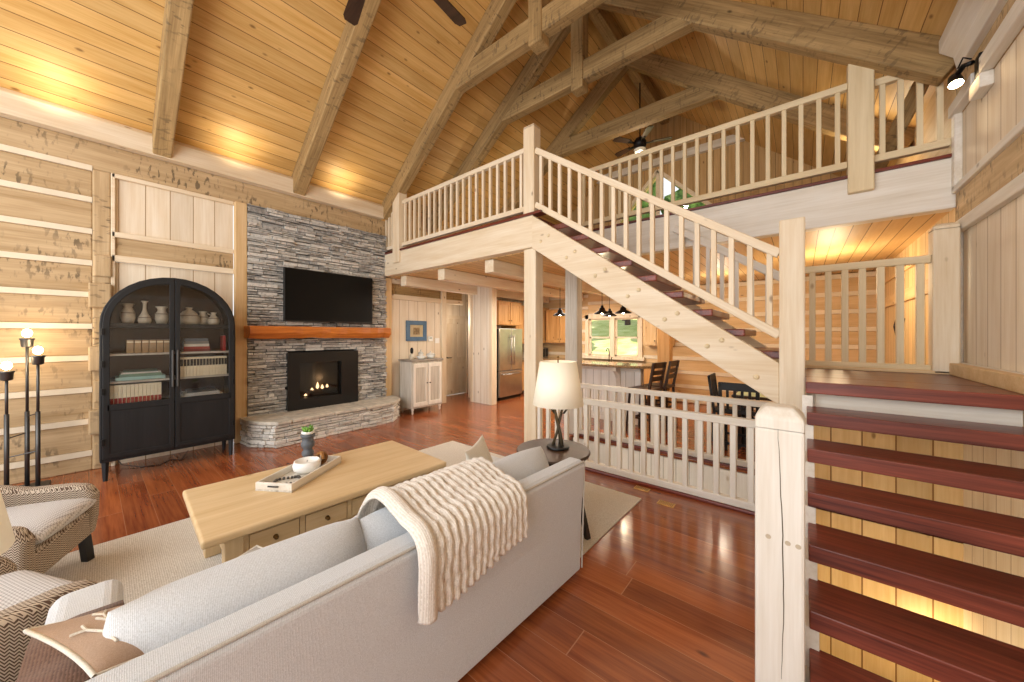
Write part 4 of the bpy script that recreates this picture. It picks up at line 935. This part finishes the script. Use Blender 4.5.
bm = B(); box(bm, -.14, -.126, -.29, .29, .012, .06); box(bm, .126, .14, -.29, .29, .012, .06); box(bm, -.126, .126, -.29, -.276, .012, .06); box(bm, -.126, .126, .276, .29, .012, .06); obj('tray_side', bm, W('white', 'y'), tr, bevel=.003)
bm = B()
for y in (-.291, .291): tube(bm, [(-.04, y, .035), (-.03, y + .012 * (1 if y > 0 else -1), .04), (.03, y + .012 * (1 if y > 0 else -1), .04), (.04, y, .035)], .005, 6)
obj('handle', bm, M['iron'], tr)
def intray(x, y):
    a = math.radians(33); return (-3.03 + x * math.cos(a) - y * math.sin(a), 1.07 + x * math.sin(a) + y * math.cos(a), TZ + .0125)
t = thing('candle_bowl', 'rounded white candle bowl in the tray on the coffee table', 'candle', intray(0, .05)); bm = B(); lathe(bm, [(.06, 0), (.095, .025), (.1, .06), (.09, .09), (.082, .09), (.08, .075), (.002, .075)], n=24); obj('bowl', bm, M['white'], t, smooth=True); bm = B(); tube(bm, [(0, 0, .075), (0, .003, .09)], .002, 6); obj('wick', bm, M['black'], t)
t = thing('wooden_knot', 'brown and gold carved knot beside the white candle bowl in the tray', 'ornament', intray(.02, .19)); bm = B(); 
for ph in (0, PI / 2):
    tube(bm, [(.045 * math.cos(a) * math.cos(ph), .045 * math.cos(a) * math.sin(ph), .058 + .042 * math.sin(a)) for a in [2 * PI * i / 14 for i in range(15)]], .015, 8, False)
obj('knot', bm, wood('knot_wood', '#a8743a', '#4c2d14', 'z', kn=.3), t, smooth=True)
t = thing('bead_strand', 'dark string of beads lying in the near end of the tray', 'beads', intray(.0, -.16)); bm = B()
for i in range(22):
    a = 2 * PI * i / 22; ball(bm, (.07 * math.cos(a) + .015 * math.sin(3 * a), .085 * math.sin(a), .0105), .0105, 1, 1, 1, 8, 6)
obj('beads', bm, plain('bead_dark', '#4a443e', .4), t, smooth=True)
bm = B(); tube(bm, [(.07, 0, .01), (.1, -.03, .009), (.1, -.06, .006)], .004, 6); obj('tassel', bm, M['pillow_taupe'], t)
t = thing('candlestick', 'turned charcoal candlestick with a small succulent on the coffee table', 'candlestick', (-3.28, 1.20, TZ))
bm = B(); lathe(bm, [(.045, 0), (.047, .01), (.036, .03), (.034, .06), (.045, .075), (.047, .10), (.034, .115), (.034, .13), (.05, .15), (.053, .18), (.042, .195), (.044, .225), (.056, .235), (.056, .25), (.03, .25)], n=20); obj('stand', bm, M['charcoal'], t, smooth=True)
bm = B(); lathe(bm, [(.035, .25), (.048, .26), (.05, .275), (.03, .275)], n=18); obj('planter', bm, M['white'], t, smooth=True)
bm = B()
for i in range(16):
    a = i * 2.4; tl = .3 + .05 * i; p = Vector((.03 * math.cos(a) * (1.2 - tl * .6), .03 * math.sin(a) * (1.2 - tl * .6), .275)); q = p + Vector((math.cos(a) * .02, math.sin(a) * .02, .03 + .012 * (i % 3)))
    tube(bm, [p, (p + q) / 2 + Vector((0, 0, .004)), q], [.007, .009, .001], 6)
obj('succulent', bm, M['green'], t, smooth=True)

# ------------------------------------------------------------------ sofa
so = thing('sofa', 'long pale linen sofa seen from behind, facing the fireplace', 'sofa', (-1.685, 1.007, .013), math.radians(-2.9))
bm = B(); box(bm, -.46, .44, -1.14, 1.08, .06, .34); obj('base', bm, M['sofa'], so, bevel=.03, seg=3)
bm = B()
prof = [(.50, .03), (.51, .40), (.535, .745), (.50, .765), (.42, .765), (.40, .74), (.385, .10), (.40, .03)]
prism(bm, prof, 'y', -1.15, 1.10); obj('back', bm, M['sofa'], so, bevel=.018, seg=3)
bm = B(); tube(bm, [(.527, -1.14, .757), (.527, 1.09, .757)], .006, 8); tube(bm, [(.528, 1.098, .75), (.508, 1.098, .05)], .005, 6); obj('back_piping', bm, M['sofa_tape'], so)
for s in (-1, 1):
    bm = B(); y0, y1 = sorted((s * .94, s * 1.13)); box(bm, -.47, .40, y0, y1, .06, .595); a = obj('arm', bm, M['sofa'], so, bevel=.05, seg=4, smooth=False)
for y in (-.47, .46):
    o = obj('seat_cushion', cushion_bm(.86, .92, .17, .18, 1, 16, .004, int(y * 10)), M['sofa'], so, loc=(-.07, y, .425), smooth=True)
for y, w, zz in ((-.605, .74, .575), (.10, .69, .56), (.765, .63, .58)):
    o = obj('back_cushion', cushion_bm(.43, w - .02, .29 if y < 0 else .25, .12, 1, 28, .006, int(w * 100), -.07, 3), M['sofa'], so, smooth=True, mat=Matrix.Translation((.235, y, zz)) @ Matrix.Rotation(math.radians(77), 4, 'Y'))
for x in (-.4, .42):
    for y in (-1.06, 1.0): bm = B(); lathe(bm, [(.02, 0), (.03, .06)], (x, y, 0), 10); obj('foot', bm, W('dark', 'z'), so)
def s2w(x, y, z):
    a = math.radians(-2.9); return (-1.685 + x * math.cos(a) - y * math.sin(a), 1.007 + x * math.sin(a) + y * math.cos(a), z + .013)
def pillow(name, lab, size, loc, rot, m, group=None, pip=None, seed=1):
    t = thing(name, lab, 'pillow', loc); t.rotation_euler = rot
    if group: t['group'] = group
    obj('cover', cushion_bm(size[0], size[1], size[2], .5, 1, 18, .008, seed, .08, 3), m, t, smooth=True)
    if pip:
        hx, hy = size[0] / 2, size[1] / 2; q = [(-hx, -hy), (hx, -hy), (hx, hy), (-hx, hy), (-hx, -hy)]; pts = []
        for a, b in zip(q, q[1:]): pts += [Vector(((a[0] + (b[0] - a[0]) * i / 6) * (1 - .08 * (1 - ((a[1] + (b[1] - a[1]) * i / 6) / hy) ** 2)), (a[1] + (b[1] - a[1]) * i / 6) * (1 - .08 * (1 - ((a[0] + (b[0] - a[0]) * i / 6) / hx) ** 2)), .0)) for i in range(6)]
        bm = B(); tube(bm, pts + [pts[0]], .006, 6, False); obj('piping', bm, pip, t, smooth=True)
    return t
pillow('throw_pillow', 'white pillow leaning at the right end of the sofa beside the plush throw', (.38, .40, .15), s2w(-.08, .74, .65), (0, math.radians(74), math.radians(28)), M['pillow'], seed=5)
p = pillow('throw_pillow', 'taupe pillow with a pale antler motif at the left end of the sofa', (.36, .36, .11), (-1.605, .10, .675), (0, 0, 0), M['pillow_taupe'], pip=M['pillow'], seed=6)
wv = Vector((-.337, .858, -.387)).normalized(); nv_ = Vector((-.098, .377, .921)); nv_ = (nv_ - wv * nv_.dot(wv)).normalized()
p.rotation_euler = Matrix((wv, nv_.cross(wv), nv_)).transposed().to_euler()
bm = B()
for path in ([(-.10, -.12), (-.10, -.04), (-.13, .03), (-.17, .05)], [(-.13, .03), (-.125, .07)], [(-.10, -.04), (-.06, .03), (-.045, .09), (-.02, .12)], [(-.06, .03), (-.075, .08)], [(-.045, .09), (-.06, .13)], [(-.07, .01), (-.03, .02)]):
    tube(bm, [(x, y, .055 * (.5 + .5 * (1 - (x / .18) ** 2) * (1 - (y / .18) ** 2)) * max(.01, 1 - abs(x / .18) ** 3) ** .5 * max(.01, 1 - abs(y / .18) ** 3) ** .5 + .002) for x, y in [(p_[0] * .6 - .055, p_[1] * .75 - .01) for p_ in path]], .0035, 6)
obj('antler_motif', bm, M['pillow'], p)
pillow('throw_pillow', 'small flat grey pillow lying on the sofa seat in front of the left back cushion', (.20, .22, .05), s2w(-.24, -.55, .53), (0, math.radians(4), math.radians(24)), fabric('pillow_gray', '#b3aca2', '#8f897f', 300), pip=M['pillow'], seed=8)
# ribbed plush throw over the sofa back
bm = B(); prof = [(.05, .62), (.075, .69), (.105, .755), (.15, .81), (.21, .842), (.28, .846), (.36, .828), (.44, .812), (.525, .802), (.568, .772), (.582, .715), (.58, .63), (.578, .57), (.576, .50)]
def samp(t):
    n = len(prof) - 1; f = t * n; i = min(int(f), n - 1); u = f - i
    p0, p1, p2, p3 = (prof[max(i - 1, 0)], prof[i], prof[i + 1], prof[min(i + 2, n)])
    return [.5 * ((2 * b) + (-a + c) * u + (2 * a - 5 * b + 4 * c - d) * u * u + (-a + 3 * b - 3 * c + d) * u ** 3) for a, b, c, d in zip(p0, p1, p2, p3)]
nu, nv = 132, 64; V = {}; rnd = random.Random(11)
for i in range(nu + 1):
    for j in range(nv + 1):
        u = i / nu; v = j / nv; hem = .955 + .045 * math.cos(u * 3.0)
        x, z = samp(v * hem); x2, z2 = samp(min(v * hem + .01, 1)); tx, tz = x2 - x, z2 - z; L = math.hypot(tx, tz) or 1; nxx, nzz = -tz / L, tx / L
        if nxx * .5 + nzz * .5 < 0 and v < .2: pass
        y = -.17 + .62 * u + .04 * (1 - v) * (1 - u) * -1.2 + .02 * math.sin(v * 5)
        ph = u * 16 * 2 * PI + .55 * math.sin(v * 22 + u * 9) + .3 * math.sin(v * 47); rib = abs(math.sin(ph / 2)) ** .7
        e = min(1, u / .10); fold = .035 if u < .14 else 0
        h = .010 + (.022 * rib + .003 * math.sin(v * 80 + 3 * math.sin(u * 40)) + rnd.uniform(-.0016, .0016)) * (1 if u > .14 else .15) + fold * math.sin(min(1, u / .14) * PI) 
        V[i, j] = bm.verts.new((x - nxx * -h if False else x + (-nxx if False else nxx) * h, y, z + nzz * h))
fl_ = [bm.faces.new((V[i, j], V[i + 1, j], V[i + 1, j + 1], V[i, j + 1])) for i in range(nu) for j in range(nv)]
o = obj('throw_blanket', bm, M['plush'], loc=so.location, rot=so.rotation_euler, smooth=True); sd = o.modifiers.new('solid', 'SOLIDIFY'); sd.thickness = .012; sd.offset = -1
tag(o, 'ribbed cream plush throw draped over the back of the sofa', 'blanket')
# fringed brown throw over the left arm
th = thing('fringed_throw', 'fringed brown throw folded over the left end of the sofa', 'blanket', s2w(-.16, -1.04, -.03), math.radians(-2.9))
bm = B(); pr = [(-.115, .36), (-.118, .55), (-.10, .635), (0, .645), (.10, .64), (.118, .56), (.118, .50)]
A = [[bm.verts.new((x, y, z + .006 * math.sin(x * 30))) for y, z in pr] for x in [-.05 + .38 * i / 12 for i in range(13)]]
for a, b in zip(A, A[1:]):
    for i in range(len(pr) - 1): bm.faces.new((a[i], a[i + 1], b[i + 1], b[i]))
o = obj('cloth', bm, M['brown_cloth'], th, smooth=True); o.modifiers.new('s', 'SOLIDIFY').thickness = .012
bm = B()
for i in range(60):
    x = -.05 + .38 * i / 59; tube(bm, [(x, .118, .51), (x + random.uniform(-.008, .008), .126, .46), (x + random.uniform(-.012, .012), .128, .44)], .0025, 4)
obj('fringe', bm, M['brown_cloth'], th)

# ------------------------------------------------------------------ end tables and table lamps
def end_table(lab, x, y, h=.60):
    t = thing('side_table', lab, 'table', (x, y, .013))
    bm = B(); lathe(bm, [(.285, h - .035), (.31, h - .03), (.318, h - .012), (.31, h)], n=40); obj('tabletop', bm, W('dark', 'x'), t, smooth=False)
    bm = B(); lathe(bm, [(.27, h - .09), (.27, h - .035)], n=32); obj('apron', bm, W('dark', 'x'), t)
    for k in range(3):
        a = math.radians(-13 + 120 * k); bm = B(); bar(bm, (.385 * math.cos(a), .385 * math.sin(a), 0), (.22 * math.cos(a), .22 * math.sin(a), h - .04), .036, .036); obj('leg', bm, M['black'], t)
    return t
def table_lamp(lab, x, y, z, power):
    t = thing('table_lamp', lab, 'lamp', (x, y, z))
    bm = B(); lathe(bm, [(.095, 0), (.10, .008), (.095, .02), (.03, .026)], n=28); obj('base', bm, M['iron'], t)
    bm = B(); R_ = PI / 4
    for k, (a, b) in enumerate((((-.04, -.02, .02), (.035, .03, .37)), ((.045, 0, .02), (-.04, -.01, .38)), ((0, .04, .02), (-.01, -.04, .36)))):
        p = Vector(a); q = Vector(b); tube(bm, [p, p.lerp(q, .35) + Vector((.008, 0, 0)), p.lerp(q, .7), q], [.014, .012, .013, .010], 8)
    tube(bm, [(.04, .03, .30), (.085, .02, .355)], .009, 6); tube(bm, [(-.03, -.01, .3), (-.08, -.02, .36)], .009, 6); obj('twig_stem', bm, wood('twig_bronze', '#5c5038', '#231d15', 'z', kn=0), t, smooth=True)
    bm = B(); tube(bm, [(0, 0, .37), (0, 0, .78)], .006, 8); ball(bm, (0, 0, .79), .011); obj('harp', bm, M['brass'], t)
    bm = B(); lathe(bm, [(.222, .38), (.160, .755)], n=48, caps=False); o = obj('lamp_shade', bm, M['shade'], t, smooth=True); o.modifiers.new('s', 'SOLIDIFY').thickness = .003
    bm = B(); ball(bm, (0, 0, .54), .032, 1, 1, 1.3); obj('bulb', bm, M['bulb'], t, smooth=True)
    return t
end_table('round dark wood side table behind the right end of the sofa', -1.66, 2.56)
table_lamp('table lamp with cream shade and twisted twig stem beside the stair railing', -1.647, 2.62, .614, 8)
end_table('round dark side table at the left end of the sofa, mostly out of view', -1.74, -.55)
table_lamp('table lamp whose cream shade shows at the left edge of the photo', -1.78, -.362, .614, 8)

# ------------------------------------------------------------------ armchairs
def armchair(lab, x, y, rz):
    t = thing('armchair', lab, 'armchair', (x, y, .013), rz, 'herringbone armchairs')
    bm = B(); box(bm, -.33, .33, -.36, .34, .17, .36); obj('seat_base', bm, M['herring'], t, bevel=.03, seg=3)
    o = obj('seat_cushion', cushion_bm(.56, .66, .16, .3, 1, 14, .003, 2), M['seat_stripe'], t, loc=(0, .05, .425), smooth=True)
    bm = B(); prof = [(-.36, .2), (-.26, .2), (-.26, .42), (-.30, .80), (-.34, .86), (-.42, .84), (-.44, .76)]
    prism(bm, prof, 'x', -.32, .32); obj('backrest', bm, M['herring'], t, bevel=.03, seg=3)
    for s in (-1, 1):
        bm = B(); pr = [(-.40, .17), (.34, .17), (.36, .30), (.365, .46), (.33, .53), (.24, .55), (.05, .56), (-.15, .62), (-.36, .66)]
        a, b = sorted((s * .27, s * .37)); prism(bm, pr, 'x', a, b); obj('arm', bm, M['herring'], t, bevel=.035, seg=4)
    for sx in (-1, 1):
        for sy in (-.33, .31): bm = B(); bar(bm, (sx * .31, sy + .01, 0), (sx * .29, sy, .18), .045, .045); obj('leg', bm, M['black'], t)
    return t
armchair('brown and cream herringbone armchair beside the three-bulb floor lamp', -3.71, -.42, math.radians(-22))
armchair('brown and cream herringbone armchair nearest the sofa end', -2.53, -.43, math.radians(25))

# ------------------------------------------------------------------ ceiling fans, spotlight, vents
def fan(lab, x, y, z, r, a0, zt, n=5):
    t = thing('ceiling_fan', lab, 'fan', (x, y, z))
    bm = B(); tube(bm, [(0, 0, .12), (0, 0, zt - z)], .014, 8); obj('downrod', bm, M['iron'], t)
    bm = B(); lathe(bm, [(.05, -.10), (.12, -.06), (.13, .03), (.09, .10), (.03, .14)], n=24); obj('motor_housing', bm, M['iron'], t, smooth=True)
    bm = B(); lathe(bm, [(.03, -.2), (.10, -.17), (.12, -.12), (.06, -.095)], n=24); obj('light_bowl', bm, M['shade'], t, smooth=True)
    for k in range(n):
        a = math.radians(a0) + 2 * PI * k / n; bm = B(); m = Matrix.Rotation(a, 4, 'Z') @ Matrix.Rotation(math.radians(10), 4, 'X')
        box(bm, .10, .26, -.025, .025, -.008, .004, m); br = obj('blade_iron', bm, M['iron'], t)
        bm = B(); prism(bm, [(.22, -.05), (r - .05, -.075), (r, -.05), (r, .05), (r - .05, .075), (.22, .05)], 'z', .004, .016); bmesh.ops.transform(bm, matrix=m, verts=bm.verts[:]); obj('blade', bm, W('dark', 'x'), br)
    return t
fan('dark red bladed ceiling fan hanging from the ridge at the top of the photo', -2.775, 1.57, 5.0, 1.05, 167, 6.62)
fan('ceiling fan with a lit glass bowl hanging deep in the loft', RX + .02, 7.2, 5.52, .6, 20, 6.8)
lamp('fan_light', 'POINT', (RX + .02, 7.2, 5.28), 22, WARM, .06)
sp = thing('spotlight', 'black wall spotlight on the right wall below the eave beam', 'spotlight', (WR - .05, 4.30, 3.62))
bm = B(); box(bm, .0, .05, -.05, .05, -.06, .10); obj('wall_plate', bm, M['iron'], sp, bevel=.01)
bm = B(); tube(bm, [(-.02, 0, .06), (-.05, .05, .08), (-.07, .09, .05)], .018, 8); tube(bm, [(-.02, .02, .10), (-.05, .06, .15), (-.07, .09, .09)], .006, 6); obj('arm', bm, M['iron'], sp, smooth=True)
m = Matrix.Translation((-.08, .10, .0)) @ Matrix.Rotation(math.radians(-25), 4, 'X')
bm = B(); lathe(bm, [(.02, .07), (.034, .05), (.042, .0), (.045, -.035)], n=20, caps=False); bmesh.ops.transform(bm, matrix=m, verts=bm.verts[:]); hd = obj('lamp_head', bm, M['iron'], sp, smooth=True)
bm = B(); lathe(bm, [(.04, -.032), (.002, -.03)], n=20); bmesh.ops.transform(bm, matrix=m, verts=bm.verts[:]); obj('lens', bm, M['bulb'], hd)
for lab, x, y in (('small brass floor vent in the open floor before the stairwell railing', -.99, 3.48), ('small brass floor vent half hidden by the sofa side, nearer the side table', -1.28, 3.66)):
    t = thing('floor_vent', lab, 'vent', (x, y, 0), 0); bm = B(); box(bm, -.075, .075, -.045, .045, .0005, .006); obj('frame', bm, plain('vent_brass', '#d0a05a', .4, .3), t, bevel=.002)
    bm = B()
    for i in range(9): box(bm, -.06 + i * .0142, -.055 + i * .0142, -.033, .033, .006, .0075)
    obj('louver', bm, M['brass'], t)
t = thing('power_cord', 'thin black cord lying on the floor under the arched cabinet', 'cord', (-6.2, .45, .006)); bm = B(); tube(bm, [(-.2, -.3, .2), (-.15, -.2, .02), (.05, -.05, 0), (.12, .1, 0), (-.02, .2, 0), (.1, .3, 0), (-.2, .4, .03)], .005, 6); obj('cable', bm, M['black'], t, smooth=True)

# ------------------------------------------------------------------ assumed house lamps and added fill lights
for y in (-.25, 1.36, 2.85):    # uplights by the eave beam, assumed from the ceiling glow
    lamp('assumed_eave_uplight', 'SPOT', (WL + .42, y, 4.02), 9, (1, .84, .58), .06, (0, math.radians(180 - 24), 0), spot=math.radians(140), blend=1.0)
lamp('assumed_hall_light', 'POINT', (.3, 6.6, 2.3), 34, (1, .78, .48), .15)  # assumed from the yellow-lit hall ceiling, no fixture modelled
lamp('dining_fill', 'POINT', (-1.2, 7.6, 2.4), 15, (1, .86, .66), .12)  # fill without fixture, added to brighten the dining corner
lamp('hall_fill', 'AREA', (-4.3, 5.0, 2.5), 32, SOFT, 1.2)  # added area fill for floor and walls under the loft, no fixture
lamp('passage_fill', 'POINT', (-6.6, 5.9, 2.0), 8, SOFT, .1)  # unseen fill added to lift the dark door
lamp('kitchen_fill', 'AREA', (-4.3, 7.4, 2.5), 50, SOFT, 1.5)  # area fill added beside the real pendants, no fixture of its own
lamp('assumed_loft_lamp', 'POINT', (.5, 6.6, 4.0), 18, (1, .8, .5), .1)  # lamp assumed behind the bright right-hand loft ceiling, no fixture modelled
lamp('assumed_loft_lamp', 'POINT', (-5.0, 5.5, 3.75), 18, (1, .8, .5), .1)  # lamp assumed for the yellow patch behind the left loft railing
lamp('assumed_basement_light', 'POINT', (.85, 4.62, -1.05), 5, (1, .78, .45), .06)  # assumed from the bright spot low on the wall, no fixture
lamp('assumed_basement_light', 'POINT', (.45, 3.6, -.9), 15, (1, .82, .55), .12)  # unseen warm lamp assumed for the yellow-lit boards under the landing
lamp('assumed_basement_light', 'POINT', (-1.5, 4.2, -1.3), 12, SOFT, .12)  # unseen lamp added to brighten the white stairwell boards
